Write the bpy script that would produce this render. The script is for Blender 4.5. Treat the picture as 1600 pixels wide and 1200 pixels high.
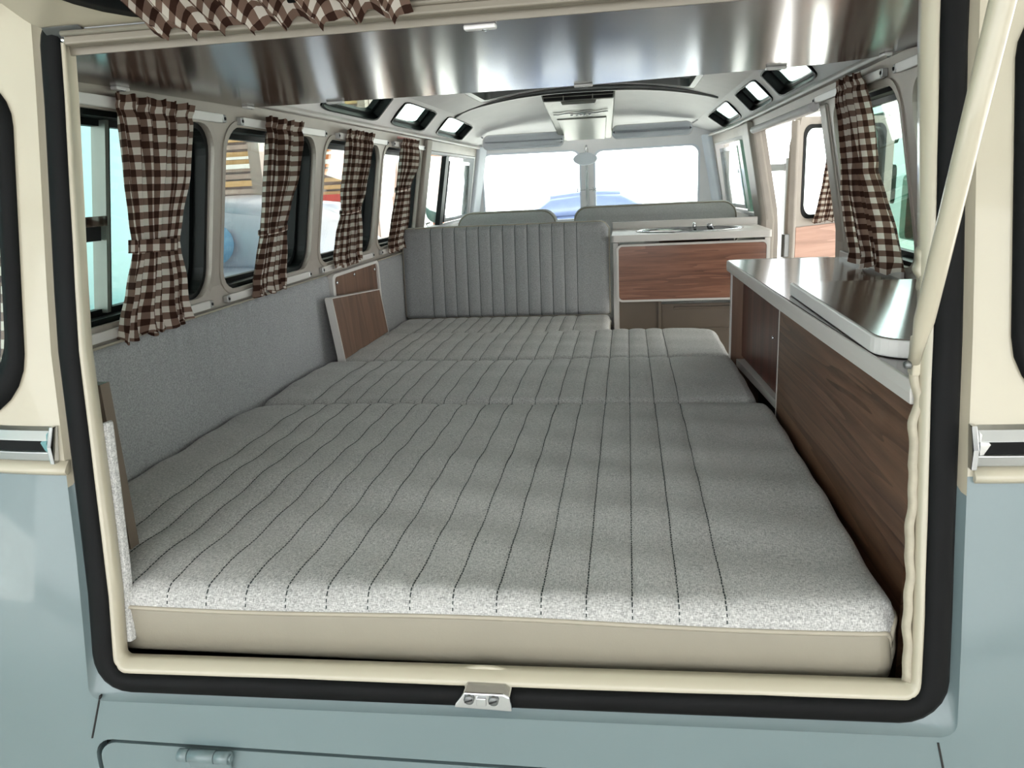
import bpy, bmesh, math, random
from mathutils import Vector, Matrix, geometry as mgeo
PI = math.pi
random.seed(7)
scene = bpy.context.scene
for o in list(bpy.data.objects): bpy.data.objects.remove(o)
COL = scene.collection

# ------------------------------------------------------------------ camera, world, exposure
cam_d = bpy.data.cameras.new('camera'); cam = bpy.data.objects.new('camera', cam_d); COL.objects.link(cam)
cam_d.sensor_width = 36.0; cam_d.lens = 27.0; cam_d.clip_start = 0.01; cam_d.clip_end = 300
def _n(v): return v / v.length
_Y = _n(Vector((180., -322., 1200.)))                      # bus length axis seen in camera axes (x right, y down, z forward)
_t = (180.**2 + 322.**2 + 1200.**2) / (180. + .05 * 322.)
_X = _n(Vector((_t - 180., 322. - .05 * _t, -1200.)))
_Z = _X.cross(_Y)
M = Matrix(((_X.x, -_X.y, -_X.z, .18), (_Y.x, -_Y.y, -_Y.z, -.80), (_Z.x, -_Z.y, -_Z.z, 1.60), (0, 0, 0, 1)))
cam.matrix_world = M
scene.camera = cam

ROOF_Y = -3.3                       # rear edge of the roof added to shade the bus; open sky up to the added wall
SKY_BACK, SKY_FRONT = 1.0, 5.0
world = bpy.data.worlds.new('daylight'); scene.world = world; world.use_nodes = True
wn = world.node_tree; wn.nodes.clear()
wo = wn.nodes.new('ShaderNodeOutputWorld'); wb = wn.nodes.new('ShaderNodeBackground')
wb.inputs[0].default_value = (.95, .98, 1.0, 1)
# hazy bright sky: broad smooth gradient, brightest ahead of the bus (towards +Y) where the sun stands behind the haze
wtc = wn.nodes.new('ShaderNodeTexCoord'); wsp = wn.nodes.new('ShaderNodeSeparateXYZ'); wmr = wn.nodes.new('ShaderNodeMapRange')
wmr.interpolation_type = 'SMOOTHSTEP'
for _k, _v in (('From Min', -1.0), ('From Max', 1.0), ('To Min', SKY_BACK), ('To Max', SKY_FRONT)): wmr.inputs[_k].default_value = _v
wn.links.new(wtc.outputs['Generated'], wsp.inputs[0]); wn.links.new(wsp.outputs[1], wmr.inputs['Value']); wn.links.new(wmr.outputs[0], wb.inputs[1])
wn.links.new(wb.outputs[0], wo.inputs[0])
sun_d = bpy.data.lights.new('sun', 'SUN'); sun_d.energy = 26.0; sun_d.angle = math.radians(2); sun_d.color = (1., .985, .96)
sun = bpy.data.objects.new('sun', sun_d); COL.objects.link(sun); sun.location = (0, 20, 30)
sun.rotation_euler = Vector((-.08, -.57, -.82)).to_track_quat('-Z', 'Y').to_euler()       # high sun ahead of the bus
scene.view_settings.view_transform = 'Standard'; scene.view_settings.look = 'None'
scene.view_settings.gamma = 1.0; scene.view_settings.use_curve_mapping = False
scene.view_settings.exposure = 0.1
try:
    scene.cycles.max_bounces = 14; scene.cycles.transparent_max_bounces = 24; scene.cycles.diffuse_bounces = 6
except Exception: pass

# ------------------------------------------------------------------ materials
def lin(c):
    f = lambda u: u / 12.92 if u <= .04045 else ((u + .055) / 1.055) ** 2.4
    return (f(c[0] / 255.), f(c[1] / 255.), f(c[2] / 255.), 1)
class NT:
    def __init__(s, name):
        s.m = bpy.data.materials.new(name); s.m.use_nodes = True; s.t = s.m.node_tree
        s.b = s.t.nodes['Principled BSDF']; s.out = s.t.nodes['Material Output']
    def n(s, typ, **kw):
        x = s.t.nodes.new('ShaderNode' + typ)
        for k, v in kw.items():
            if k.startswith('i_'):
                key = k[2:]; x.inputs[int(key) if key.isdigit() else key].default_value = v
            else: setattr(x, k, v)
        return x
    def l(s, a, b): s.t.links.new(a, b)
    def coord(s, scale=(1, 1, 1), kind='Object', rot=(0, 0, 0)):
        tc = s.n('TexCoord'); mp = s.n('Mapping'); mp.inputs['Scale'].default_value = scale; mp.inputs['Rotation'].default_value = rot
        s.l(tc.outputs[kind], mp.inputs[0]); return mp.outputs[0]
    def noise(s, vec, scale=1., detail=3., rough=.5):
        x = s.n('TexNoise'); s.l(vec, x.inputs['Vector'])
        x.inputs['Scale'].default_value = scale; x.inputs['Detail'].default_value = detail; x.inputs['Roughness'].default_value = rough
        return x.outputs[0]
    def ramp(s, fac, stops):
        r = s.n('ValToRGB'); e = r.color_ramp.elements
        e[0].position, e[0].color = stops[0]; e[1].position, e[1].color = stops[-1]
        for p, c in stops[1:-1]:
            k = e.new(p); k.color = c
        s.l(fac, r.inputs[0]); return r.outputs[0]
    def math(s, op, a, b=None, c=None):
        x = s.n('Math', operation=op)
        for i, v in enumerate((a, b, c)):
            if v is None: continue
            if isinstance(v, (int, float)): x.inputs[i].default_value = v
            else: s.l(v, x.inputs[i])
        return x.outputs[0]
    def bump(s, h, strength=.2, dist=.001):
        b = s.n('Bump'); b.inputs['Strength'].default_value = strength; b.inputs['Distance'].default_value = dist
        s.l(h, b.inputs['Height']); s.l(b.outputs[0], s.b.inputs['Normal'])
    def set(s, color=None, rough=.5, metal=0., coat=0., spec=.5, crough=.05):
        if color is not None: s.b.inputs['Base Color'].default_value = color
        s.b.inputs['Roughness'].default_value = rough; s.b.inputs['Metallic'].default_value = metal
        s.b.inputs['Coat Weight'].default_value = coat; s.b.inputs['Coat Roughness'].default_value = crough
        s.b.inputs['Specular IOR Level'].default_value = spec
        return s
def plain(name, rgb, rough=.5, metal=0., coat=0., spec=.5, var=.06, vscale=9., bump=0., bscale=300., crough=.05):
    t = NT(name); c = lin(rgb); t.set(c, rough, metal, coat, spec, crough)
    v = t.coord((1, 1, 1)); n = t.noise(v, vscale, 3)
    a = tuple(x * (1 - var) for x in c[:3]) + (1,); b = tuple(min(1, x * (1 + var)) for x in c[:3]) + (1,)
    t.l(t.ramp(n, [(.3, a), (.7, b)]), t.b.inputs['Base Color'])
    if bump: t.bump(t.noise(v, bscale, 2), bump, .0006)
    return t.m
def fabric(name, dark, light, sc=820., rough=.9):
    t = NT(name); t.set(None, rough, spec=.25)
    a = t.noise(t.coord((sc, sc * .22, sc * .3)), 1., 2); b = t.noise(t.coord((sc * .22, sc, sc)), 1., 2)
    big = t.noise(t.coord((1, 1, 1)), 4., 3)
    f = t.math('ADD', t.math('MULTIPLY', a, .5), t.math('MULTIPLY', b, .5))
    f = t.math('ADD', f, t.math('MULTIPLY', t.math('SUBTRACT', big, .5), .10))
    t.l(t.ramp(f, [(.36, lin(dark)), (.66, lin(light))]), t.b.inputs['Base Color'])
    t.b.inputs['Sheen Weight'].default_value = .15
    t.bump(f, .35, .0006); return t.m
def wood(name, cols, axis='y', rough=.4, coat=0., scale=1., spec=.5, crough=.1):
    """laminate with long grain along an axis"""
    t = NT(name); t.set(None, rough, coat=coat, spec=spec, crough=crough)
    lo, hi = 1.3 * scale, 26. * scale
    s = {'x': (lo, hi, hi), 'y': (hi, lo, hi), 'z': (hi, hi, lo), 'xy': (lo, lo, hi)}[axis]
    n1 = t.noise(t.coord(s), 1., 5, .6)
    s2 = tuple(q * 6 for q in s); n2 = t.noise(t.coord(s2), 1., 3, .6)
    s3 = tuple(q * .35 for q in s); n3 = t.noise(t.coord(s3), 1., 2, .5)
    w = t.math('FRACT', t.math('MULTIPLY', n3, 7.))
    f = t.math('ADD', t.math('ADD', t.math('MULTIPLY', n1, .55), t.math('MULTIPLY', n2, .25)), t.math('MULTIPLY', w, .22))
    t.l(t.ramp(f, [(.28, lin(cols[0])), (.5, lin(cols[1])), (.72, lin(cols[2]))]), t.b.inputs['Base Color'])
    t.bump(n2, .06, .0003); return t.m
def glass(name, tint=(.96, 1., .985), refl=1.):
    t = NT(name); t.t.nodes.remove(t.b)
    tr = t.n('BsdfTransparent'); tr.inputs[0].default_value = tint + (1,)
    gl = t.n('BsdfGlossy'); gl.inputs['Roughness'].default_value = .01
    lw = t.n('LayerWeight'); lw.inputs[0].default_value = .5
    f = t.math('ADD', t.math('MULTIPLY', t.math('POWER', lw.outputs['Facing'], 5.), .9 * refl), .04 * refl)
    mx = t.n('MixShader'); t.l(f, mx.inputs[0]); t.l(tr.outputs[0], mx.inputs[1]); t.l(gl.outputs[0], mx.inputs[2])
    t.l(mx.outputs[0], t.out.inputs[0]); return t.m
def gingham(name, dark=(62, 40, 32), mid=(130, 106, 94), white=(226, 218, 208), check=.0125):
    t = NT(name); t.set(None, .9, spec=.2)
    tc = t.n('TexCoord'); sp = t.n('SeparateXYZ'); t.l(tc.outputs['UV'], sp.inputs[0])
    k = .5 / check
    a = t.math('LESS_THAN', t.math('FRACT', t.math('MULTIPLY', sp.outputs[0], k)), .5)
    b = t.math('LESS_THAN', t.math('FRACT', t.math('MULTIPLY', sp.outputs[1], k)), .5)
    f = t.math('MULTIPLY', t.math('ADD', a, b), .5)
    c = t.ramp(f, [(0., lin(white)), (.5, lin(mid)), (1., lin(dark))])
    t.l(c, t.b.inputs['Base Color'])
    tl = t.n('BsdfTranslucent'); t.l(c, tl.inputs[0])
    mx = t.n('MixShader'); mx.inputs[0].default_value = .28
    t.l(t.b.outputs[0], mx.inputs[1]); t.l(tl.outputs[0], mx.inputs[2]); t.l(mx.outputs[0], t.out.inputs[0])
    w = t.noise(t.coord((900, 900, 900)), 1., 1); t.bump(w, .2, .0004)
    return t.m
def translucent(name, rgb, w=.5):
    t = NT(name); t.set(lin(rgb), .6)
    tl = t.n('BsdfTranslucent'); tl.inputs[0].default_value = lin(rgb)
    mx = t.n('MixShader'); mx.inputs[0].default_value = w
    t.l(t.b.outputs[0], mx.inputs[1]); t.l(tl.outputs[0], mx.inputs[2]); t.l(mx.outputs[0], t.out.inputs[0]); return t.m

MT = dict(
    cream=plain('cream_paint', (174, 167, 148), .32, coat=.5, var=.02, vscale=3),
    teal=plain('pale_teal_paint', (103, 119, 122), .34, coat=.45, var=.025, vscale=3),
    inner=plain('warm_grey_inner_paint', (164, 156, 147), .42, metal=.15, var=.05, vscale=14, bump=.05, bscale=60),
    liner=plain('pale_headliner', (232, 230, 231), .55, var=.03, bump=.06, bscale=500),
    rubber=plain('black_rubber', (6, 7, 8), .6, spec=.16, var=.2, vscale=25),
    rubberg=plain('window_rubber', (7, 12, 12), .45, spec=.22, var=.1),
    chrome=plain('chrome', (205, 207, 210), .12, metal=1., var=.02),
    alu=plain('brushed_aluminium', (178, 180, 180), .3, metal=1., var=.04),
    dsteel=plain('dull_grey_steel', (120, 122, 122), .4, metal=.8, var=.05),
    white=plain('white_plastic', (226, 224, 222), .35, var=.03),
    trimw=plain('pale_edge_trim', (206, 202, 198), .4, var=.03),
    fab=fabric('grey_tweed', (130, 130, 129), (206, 205, 203), 950.),
    fab2=fabric('grey_side_tweed', (126, 127, 128), (176, 177, 178), 1100.),
    seatfab=fabric('front_seat_cloth', (172, 172, 172), (206, 206, 206)),
    vinyl=plain('beige_vinyl', (136, 130, 116), .5, var=.03, bump=.12, bscale=400),
    pipe=plain('grey_beige_piping', (160, 153, 138), .5, var=.03),
    thread=plain('dark_thread', (42, 50, 52), .8, var=.1),
    woodr=wood('red_brown_laminate', ((88, 52, 38), (126, 82, 62), (148, 102, 80)), 'x', .38, .2, 2.6),
    woody=wood('brown_laminate', ((50, 30, 20), (94, 66, 48), (120, 90, 68)), 'y', .42, .1, 2.0),
    woodz=wood('dark_red_laminate', ((54, 28, 22), (84, 48, 38), (104, 64, 52)), 'z', .4, .15),
    woodl=wood('mid_brown_laminate', ((82, 58, 44), (108, 80, 62), (124, 94, 74)), 'z', .45, .1),
    woodp=wood('pale_pink_laminate', ((150, 108, 90), (182, 138, 118), (198, 156, 136)), 'xy', .45, .1),
    shelf=wood('glossy_dark_laminate', ((44, 32, 26), (56, 41, 34), (70, 53, 44)), 'x', .17, .35, spec=.5, crough=.13),
    top=wood('dark_counter_laminate', ((50, 38, 32), (72, 56, 48), (88, 70, 60)), 'x', .15, .4, crough=.12),
    taupe=plain('taupe_panel', (104, 92, 80), .5, var=.05),
    railgreen=plain('grey_green_rail', (132, 142, 134), .3, metal=.3), barrier=plain('grey_barrier_paint', (112, 114, 112), .5), lintel=plain('grey_beige_lintel_paint', (128, 121, 108), .45, var=.06), strip=plain('aged_edge_strip', (168, 160, 142), .5, var=.1, vscale=60), dark=plain('dark_recess', (22, 20, 19), .8, var=.1),
    black=plain('black_plastic', (28, 28, 30), .4, var=.1),
    glass=glass('clear_glass'), glassg=glass('green_tinted_glass', (.86, .97, .93)),
    ging=gingham('brown_gingham'), gingg=gingham('brown_gingham_dense'),
    visor=plain('pale_visor_vinyl', (222, 226, 234), .5, var=.03),
    plast=plain('translucent_beige_plastic', (150, 152, 145), .35, var=.03),
    sky_roof=translucent('pale_roof_sheet', (224, 228, 206), .55),
    concrete=plain('concrete', (196, 194, 188), .85, var=.12, vscale=1.2, bump=.2, bscale=40),
    turq=plain('turquoise_paint', (140, 203, 206), .35, coat=.4, var=.02, vscale=2),
    tyre=plain('tyre_rubber', (26, 26, 27), .7, var=.1),
    slat1=plain('shutter_slat_sand', (206, 170, 120), .6, var=.06), slat2=plain('shutter_slat_orange', (214, 134, 78), .6, var=.06),
    slat3=plain('shutter_slat_grey', (168, 150, 140), .6, var=.06),
    wall=plain('mauve_plaster', (176, 160, 156), .8, var=.06), greywall=plain('grey_plaster', (186, 188, 190), .8, var=.06), whitep=plain('white_gloss_paint', (236, 236, 232), .4, var=.02),
    orange=plain('orange_paint', (214, 122, 78), .5, var=.04), lav=plain('lavender_paint', (176, 176, 190), .3, coat=.5, var=.03),
    blue=plain('grey_blue_paint', (120, 136, 176), .3, coat=.5, var=.03), dkgreen=plain('grey_green_paint', (108, 146, 130), .4, coat=.4, var=.05),
    red=plain('red_paint', (196, 70, 62), .5), sticker=plain('blue_sticker', (120, 160, 196), .6), tissue=plain('white_tissue', (240, 242, 244), .8, var=.03),
    mirror=plain('painted_mirror_reflection', (112, 150, 138), .25, var=.0),  # flat greenish colour stands in for what the mirror reflects
    redtape=plain('faded_red_label', (214, 160, 152), .6), lead=plain('lead_grey_car_glass', (60, 70, 78), .1, coat=.5),
)

# ------------------------------------------------------------------ object helpers
OFF = {}
def props(o, label=None, cat=None, group=None, kind=None):
    if label: o['label'] = label
    if cat: o['category'] = cat
    if group: o['group'] = group
    if kind: o['kind'] = kind
    return o
def empty(name, loc, label=None, cat=None, group=None, kind=None, parent=None):
    o = bpy.data.objects.new(name, None); COL.objects.link(o); loc = Vector(loc)
    o.empty_display_size = .05
    if parent is None: o.location = loc; OFF[o.name] = loc
    else: o.parent = parent; o.location = loc - OFF[parent.name]; OFF[o.name] = loc
    return props(o, label, cat, group, kind)
class MB:
    def __init__(s): s.v = []; s.f = []; s.sm = []; s.uv = {}
    def add(s, vs, fs, smooth=False):
        b = len(s.v); s.v += [Vector(p) for p in vs]
        for f in fs: s.f.append([b + i for i in f]); s.sm.append(smooth)
        return b
    def box(s, lo, hi):
        (a, b, c), (d, e, f) = lo, hi
        s.add([(a, b, c), (d, b, c), (d, e, c), (a, e, c), (a, b, f), (d, b, f), (d, e, f), (a, e, f)],
              [(0, 3, 2, 1), (4, 5, 6, 7), (0, 1, 5, 4), (1, 2, 6, 5), (2, 3, 7, 6), (3, 0, 4, 7)]); return s
    def obox(s, c, ax, ay, az):
        c, ax, ay, az = map(Vector, (c, ax, ay, az))
        vs = [c + i * ax + j * ay + k * az for k in (-1, 1) for (i, j) in ((-1, -1), (1, -1), (1, 1), (-1, 1))]
        s.add(vs, [(0, 3, 2, 1), (4, 5, 6, 7), (0, 1, 5, 4), (1, 2, 6, 5), (2, 3, 7, 6), (3, 0, 4, 7)]); return s
    def quad_prism(s, bottom, top):       # two n-gon loops with equal counts
        n = len(bottom); b = s.add(list(bottom) + list(top), [])
        s.f.append([b + i for i in range(n)][::-1]); s.f.append([b + n + i for i in range(n)]); s.sm += [False, False]
        for i in range(n):
            j = (i + 1) % n; s.f.append([b + i, b + j, b + n + j, b + n + i]); s.sm.append(False)
        return s
    def loops(s, loops, closed=True, smooth=True, caps=False):
        n = len(loops[0]); b = len(s.v)
        assert all(len(L) == n for L in loops), [len(L) for L in loops]
        for L in loops: s.v += [Vector(p) for p in L]
        for k in range(len(loops) - 1):
            for i in range(n if closed else n - 1):
                j = (i + 1) % n
                s.f.append([b + k * n + i, b + k * n + j, b + (k + 1) * n + j, b + (k + 1) * n + i]); s.sm.append(smooth)
        if caps:
            s.f.append([b + i for i in range(n)][::-1]); s.f.append([b + (len(loops) - 1) * n + i for i in range(n)]); s.sm += [False, False]
        return s
    def tube(s, pts, r, n=8, closed=False, flat=1., caps=True):
        pts = [Vector(p) for p in pts]; L = []
        up = Vector((0, 0, 1))
        prev = None
        for i, p in enumerate(pts):
            if closed: d = pts[(i + 1) % len(pts)] - pts[i - 1]
            else: d = pts[min(i + 1, len(pts) - 1)] - pts[max(i - 1, 0)]
            d.normalize()
            if prev is None:
                u = d.cross(up)
                if u.length < .05: u = d.cross(Vector((1, 0, 0)))
                u.normalize()
            else:
                u = prev - d * prev.dot(d)
                if u.length < 1e-5: u = d.cross(up)
                u.normalize()
            prev = u; w = u.cross(d)
            rr = r[i] if isinstance(r, (list, tuple)) else r
            L.append([p + u * (math.cos(2 * PI * k / n) * rr) + w * (math.sin(2 * PI * k / n) * rr * flat) for k in range(n)])
        if closed: L.append(L[0])
        return s.loops(L, True, True, caps and not closed)
    def lathe(s, prof, c, axis=(0, 0, 1), n=24, sx=1., sy=1.):
        c = Vector(c); az = Vector(axis).normalized()
        ax = az.cross(Vector((0, 1, 0)));
        if ax.length < .1: ax = az.cross(Vector((1, 0, 0)))
        ax.normalize(); ay = az.cross(ax)
        L = [[c + az * h + ax * (math.cos(2 * PI * k / n) * r * sx) + ay * (math.sin(2 * PI * k / n) * r * sy) for k in range(n)] for (r, h) in prof]
        return s.loops(L, True, True, True)
    def grid(s, f, nu, nv, smooth=True, uv=None):
        b = len(s.v)
        for j in range(nv + 1):
            for i in range(nu + 1):
                s.v.append(Vector(f(i / nu, j / nv)))
                if uv: s.uv[len(s.v) - 1] = uv(i / nu, j / nv)
        for j in range(nv):
            for i in range(nu):
                a = b + j * (nu + 1) + i
                s.f.append([a, a + 1, a + nu + 2, a + nu + 1]); s.sm.append(smooth)
        return s
    def build(s, name, mat, parent=None, label=None, cat=None, group=None, kind=None, bevel=0., segs=2, origin=None, solid=0., sub=0, rev=False):
        if parent is not None: off = OFF[parent.name]
        elif origin is not None: off = Vector(origin)
        else:
            lo = [min(p[i] for p in s.v) for i in range(3)]; hi = [max(p[i] for p in s.v) for i in range(3)]
            off = Vector(((lo[0] + hi[0]) / 2, (lo[1] + hi[1]) / 2, lo[2]))
        me = bpy.data.meshes.new(name)
        me.from_pydata([tuple(p - off) for p in s.v], [], s.f)
        me.polygons.foreach_set('use_smooth', s.sm)
        if s.uv:
            ul = me.uv_layers.new(name='UVMap')
            for li, lp in enumerate(me.loops):
                ul.data[li].uv = s.uv.get(lp.vertex_index, (0, 0))
        if not s.uv and not rev:
            bm = bmesh.new(); bm.from_mesh(me); bmesh.ops.recalc_face_normals(bm, faces=bm.faces); bm.to_mesh(me); bm.free()
        me.materials.append(MT[mat] if isinstance(mat, str) else mat)
        o = bpy.data.objects.new(name, me); COL.objects.link(o)
        if parent is not None: o.parent = parent
        else: o.location = off
        OFF[o.name] = off
        if solid: md = o.modifiers.new('solid', 'SOLIDIFY'); md.thickness = solid; md.offset = 0
        if bevel:
            md = o.modifiers.new('bevel', 'BEVEL'); md.width = bevel; md.segments = segs; md.limit_method = 'ANGLE'; md.angle_limit = math.radians(40)
            md.harden_normals = False
        if sub: md = o.modifiers.new('sub', 'SUBSURF'); md.levels = sub; md.render_levels = sub
        return props(o, label, cat, group, kind)
def copy_tree(o, delta, parent=None):
    c = o.copy(); COL.objects.link(c)
    if parent is None: c.location = o.location + Vector(delta)
    else: c.parent = parent
    for ch in list(o.children): copy_tree(ch, delta, c)
    return c
def rrect(x0, x1, z0, z1, r, n=6):
    pts = []
    rs = r if isinstance(r, (tuple, list)) else (r,) * 4
    for (cx, cz, a0, rr) in ((x1 - rs[0], z0 + rs[0], -90, rs[0]), (x1 - rs[1], z1 - rs[1], 0, rs[1]), (x0 + rs[2], z1 - rs[2], 90, rs[2]), (x0 + rs[3], z0 + rs[3], 180, rs[3])):
        for k in range(n + 1):
            a = math.radians(a0 + 90. * k / n); pts.append((cx + rr * math.cos(a), cz + rr * math.sin(a)))
    return pts
def dens(pts, step):
    out = []
    for i, p in enumerate(pts):
        q = pts[(i + 1) % len(pts)]; d = math.hypot(q[0] - p[0], q[1] - p[1]); k = max(1, int(d / step))
        for j in range(k): out.append((p[0] + (q[0] - p[0]) * j / k, p[1] + (q[1] - p[1]) * j / k))
    return out
def inside(p, poly):
    x, y = p; c = False; j = len(poly) - 1
    for i in range(len(poly)):
        (xi, yi), (xj, yj) = poly[i], poly[j]
        if (yi > y) != (yj > y) and x < (xj - xi) * (y - yi) / (yj - yi + 1e-30) + xi: c = not c
        j = i
    return c
def plate(mb, outer, holes, f, thick, step=None, smooth=True):
    """plate with holes; f(u, v, d) maps to 3D, d=0 front face, d=thick back face"""
    if step: outer = dens(outer, step); holes = [dens(h, step) for h in holes]
    pts = [Vector(p) for p in outer]; edges = []
    n0 = len(pts); edges += [(i, (i + 1) % n0) for i in range(n0)]
    rings = [(0, n0)]
    for h in holes:
        b = len(pts); pts += [Vector(p) for p in h]; edges += [(b + i, b + (i + 1) % len(h)) for i in range(len(h))]; rings.append((b, len(h)))
    if step:
        us = [p[0] for p in outer]; vs = [p[1] for p in outer]
        u = min(us) + step * .5
        while u < max(us):
            v = min(vs) + step * .5
            while v < max(vs):
                if inside((u, v), outer) and not any(inside((u, v), h) for h in holes): pts.append(Vector((u, v)))
                v += step
            u += step
    V, E, F, *_ = mgeo.delaunay_2d_cdt([Vector((p[0], p[1])) for p in pts], edges, [], 0, 1e-6)
    tris = []
    for t in F:
        c = (sum(V[i][0] for i in t) / 3, sum(V[i][1] for i in t) / 3)
        if inside(c, outer) and not any(inside(c, h) for h in holes): tris.append(t)
    nV = len(V)
    b = mb.add([f(p[0], p[1], 0) for p in V] + [f(p[0], p[1], thick) for p in V], [])
    for t in tris:
        mb.f.append([b + i for i in t]); mb.sm.append(smooth); mb.f.append([b + nV + i for i in reversed(t)]); mb.sm.append(smooth)
    for ring in [outer] + holes:
        n = len(ring); bb = mb.add([f(p[0], p[1], 0) for p in ring] + [f(p[0], p[1], thick) for p in ring], [])
        for i in range(n):
            j = (i + 1) % n; mb.f.append([bb + i, bb + j, bb + n + j, bb + n + i]); mb.sm.append(False)
    return mb
def ring(mb, pa, pb, f, d0, d1, smooth=False):
    """solid ring between loops pa (outer) and pb (inner) from depth d0 to d1"""
    A0 = [f(p[0], p[1], d0) for p in pa]; A1 = [f(p[0], p[1], d1) for p in pa]
    B0 = [f(p[0], p[1], d0) for p in pb]; B1 = [f(p[0], p[1], d1) for p in pb]
    return mb.loops([A0, B0, B1, A1, A0], True, smooth)

# ================================================================== the bus shell
def wx(z): return .77 - .1818 * max(0., z - 1.40)          # half width of the inner wall
def fL(y, z, d): return Vector((-(wx(z)) - d, y, z))
def fR(y, z, d):
    k = .05 * max(0., (y - 3.2) / .8)
    return Vector((wx(z) + d - k, y, z))
def rearY(x, z):
    return max(0., .21 * (z - .98)) + 0.55 * max(0., abs(x) - .55) ** 2
def fRear(x, z, d): return Vector((x, rearY(x, z) + d, z))

HL = [(.28, .845), (.895, 1.42), (1.49, 2.02), (2.065, 2.60)]
def whole(y0, y1): return rrect(y0, y1, 1.385, 1.757, .06)
CABH = [(2.74, 1.40), (3.86, 1.40), (3.83, 1.765), (2.775, 1.765)]
mb = MB(); plate(mb, [(.05, .45), (4.02, .45), (4.02, 1.815), (.215, 1.815), (.105, 1.3)], [whole(*h) for h in HL] + [CABH], fL, .05, .16, False)
mb.build('wall_left', 'inner', None, 'warm grey painted bus wall on the left with four curtained windows', 'wall', kind='structure')
HR = [(.30, .825), (.895, 1.40)]
mb = MB(); plate(mb, [(.05, .45), (1.53, .45), (1.53, 1.765), (2.69, 1.765), (2.69, .45), (4.02, .45), (4.02, 1.815), (.215, 1.815), (.105, 1.3)],
      [whole(*h) for h in HR] + [[(2.93, 1.40), (3.84, 1.40), (3.81, 1.755), (2.93, 1.755)]], fR, .05, .16, False)
mb.build('wall_right', 'inner', None, 'warm grey painted bus wall on the right with the open loading doorway', 'wall', kind='structure')

def window(name, f, y0, y1, label, split=False, green=False):
    t = empty(name, f((y0 + y1) / 2, 1.385, .03), label, 'window', kind='structure')
    a = whole(y0, y1)
    sh = lambda k: rrect(y0 + k, y1 - k, 1.385 + k, 1.757 - k, .06 - k * .5)
    m = MB(); ring(m, sh(-.001), sh(.010), f, .012, .072); ring(m, sh(.002), sh(.022), f, .042, .060); m.build('rubber_seal', 'rubberg', t)
    m = MB(); ring(m, sh(-.012), sh(.001), f, -.003, .004); m.build('inner_flange', 'inner', t)
    m = MB(); p = sh(.016); b = m.add([f(q[0], q[1], .050) for q in p] + [f(q[0], q[1], .054) for q in p], [])
    n = len(p); m.f += [[b + i for i in range(n)], [b + n + i for i in range(n)][::-1]]; m.sm += [False] * 2
    m.build('pane', 'glassg' if green else 'glass', t)
    if split:
        m = MB(); m.loops([[f(.527 + dy, z, d) for (dy, d) in ((-.005, .03), (.005, .03), (.005, .058), (-.005, .058))] for z in (1.40, 1.745)], True, False, True)
        m.build('sliding_rail', 'railgreen', t, 'metal upright where the sliding panes meet')
        m = MB(); m.loops([[f(.534 + dy, z, d) for (dy, d) in ((-.0025, .031), (.0025, .031), (.0025, .052), (-.0025, .052))] for z in (1.40, 1.745)], True, False, True)
        m.build('rail_rubber', 'rubberg', t)
        m = MB(); m.loops([[f(y, 1.565 + dz, d) for (dz, d) in ((-.004, .028), (.014, .028), (.014, .05), (-.004, .05))] for y in (.40, .522)], True, False, True)
        c = m.build('window_latch', 'chrome', t, 'chrome finger latch of the sliding pane')
        m = MB(); m.loops([[f(y, 1.535 + dz, d) for (dz, d) in ((0, .036), (.026, .036), (.026, .05), (0, .05))] for y in (.40, .515)], True, False, True)
        m.build('latch_pad', 'black', c)
    return t
window('window_1', fL, *HL[0], 'split sliding side window nearest on the left, teal van outside', True)
window('window_2', fL, *HL[1], 'second side window from the rear on the left wall')
window('window_3', fL, *HL[2], 'third side window from the rear on the left wall')
window('window_4', fL, *HL[3], 'left wall side window next to the cab door pillar')
window('window_5', fR, *HR[1], 'right wall side window above the dark counter', green=True)
window('window_6', fR, *HR[0], 'right wall window nearest the rear hatch, mostly hidden', green=True)

# cab door windows (fixed pane, vent pane, dark dividing bar)
def cab_window(name, f, y0, y1, ym, label, barmat):
    t = empty(name, f((y0 + y1) / 2, 1.40, .02), label, 'window', kind='structure')
    o = [(y0, 1.40), (y1, 1.40), (y1 - .03, 1.762), (y0 + .03, 1.762)]; i = [(y0 + .012, 1.412), (y1 - .02, 1.412), (y1 - .05, 1.752), (y0 + .036, 1.752)]
    m = MB(); ring(m, o, i, f, -.002, .045); m.build('window_frame', 'liner', t)
    m = MB(); m.loops([[f(y, z, d) for (y, d) in ((ym - .03, .01), (ym + .04, .01), (ym + .04, .035), (ym - .03, .035))] for z in (1.41, 1.75)], True, False, True)
    m.build('divider_bar', barmat, t, 'dark upright bar between the door pane and the vent pane')
    o2 = [(ym + .06, 1.42), (y1 - .03, 1.42), (y1 - .10, 1.73), (ym + .06, 1.73)]; i2 = [(ym + .085, 1.44), (y1 - .055, 1.44), (y1 - .12, 1.712), (ym + .085, 1.712)]
    m = MB(); ring(m, o2, i2, f, .008, .03); vf = m.build('vent_frame', 'chrome', t)
    m = MB(); m.quad_prism([f(y, z, .018) for (y, z) in i2], [f(y, z, .021) for (y, z) in i2]); m.build('vent_pane', 'glass', vf)
    o3 = [(y0 + .02, 1.415), (ym - .02, 1.415), (ym - .02, 1.745), (y0 + .05, 1.745)]
    m = MB(); m.quad_prism([f(y, z, .022) for (y, z) in o3], [f(y, z, .026) for (y, z) in o3]); m.build('pane', 'glass', t)
    return t
cab_window('window_7', fL, 2.74, 3.86, 3.165, 'left cab door window with black divider and chrome vent frame', 'rubberg')
cab_window('window_8', fR, 2.93, 3.84, 3.22, 'right cab door window with green divider bar', 'dkgreen')

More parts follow.
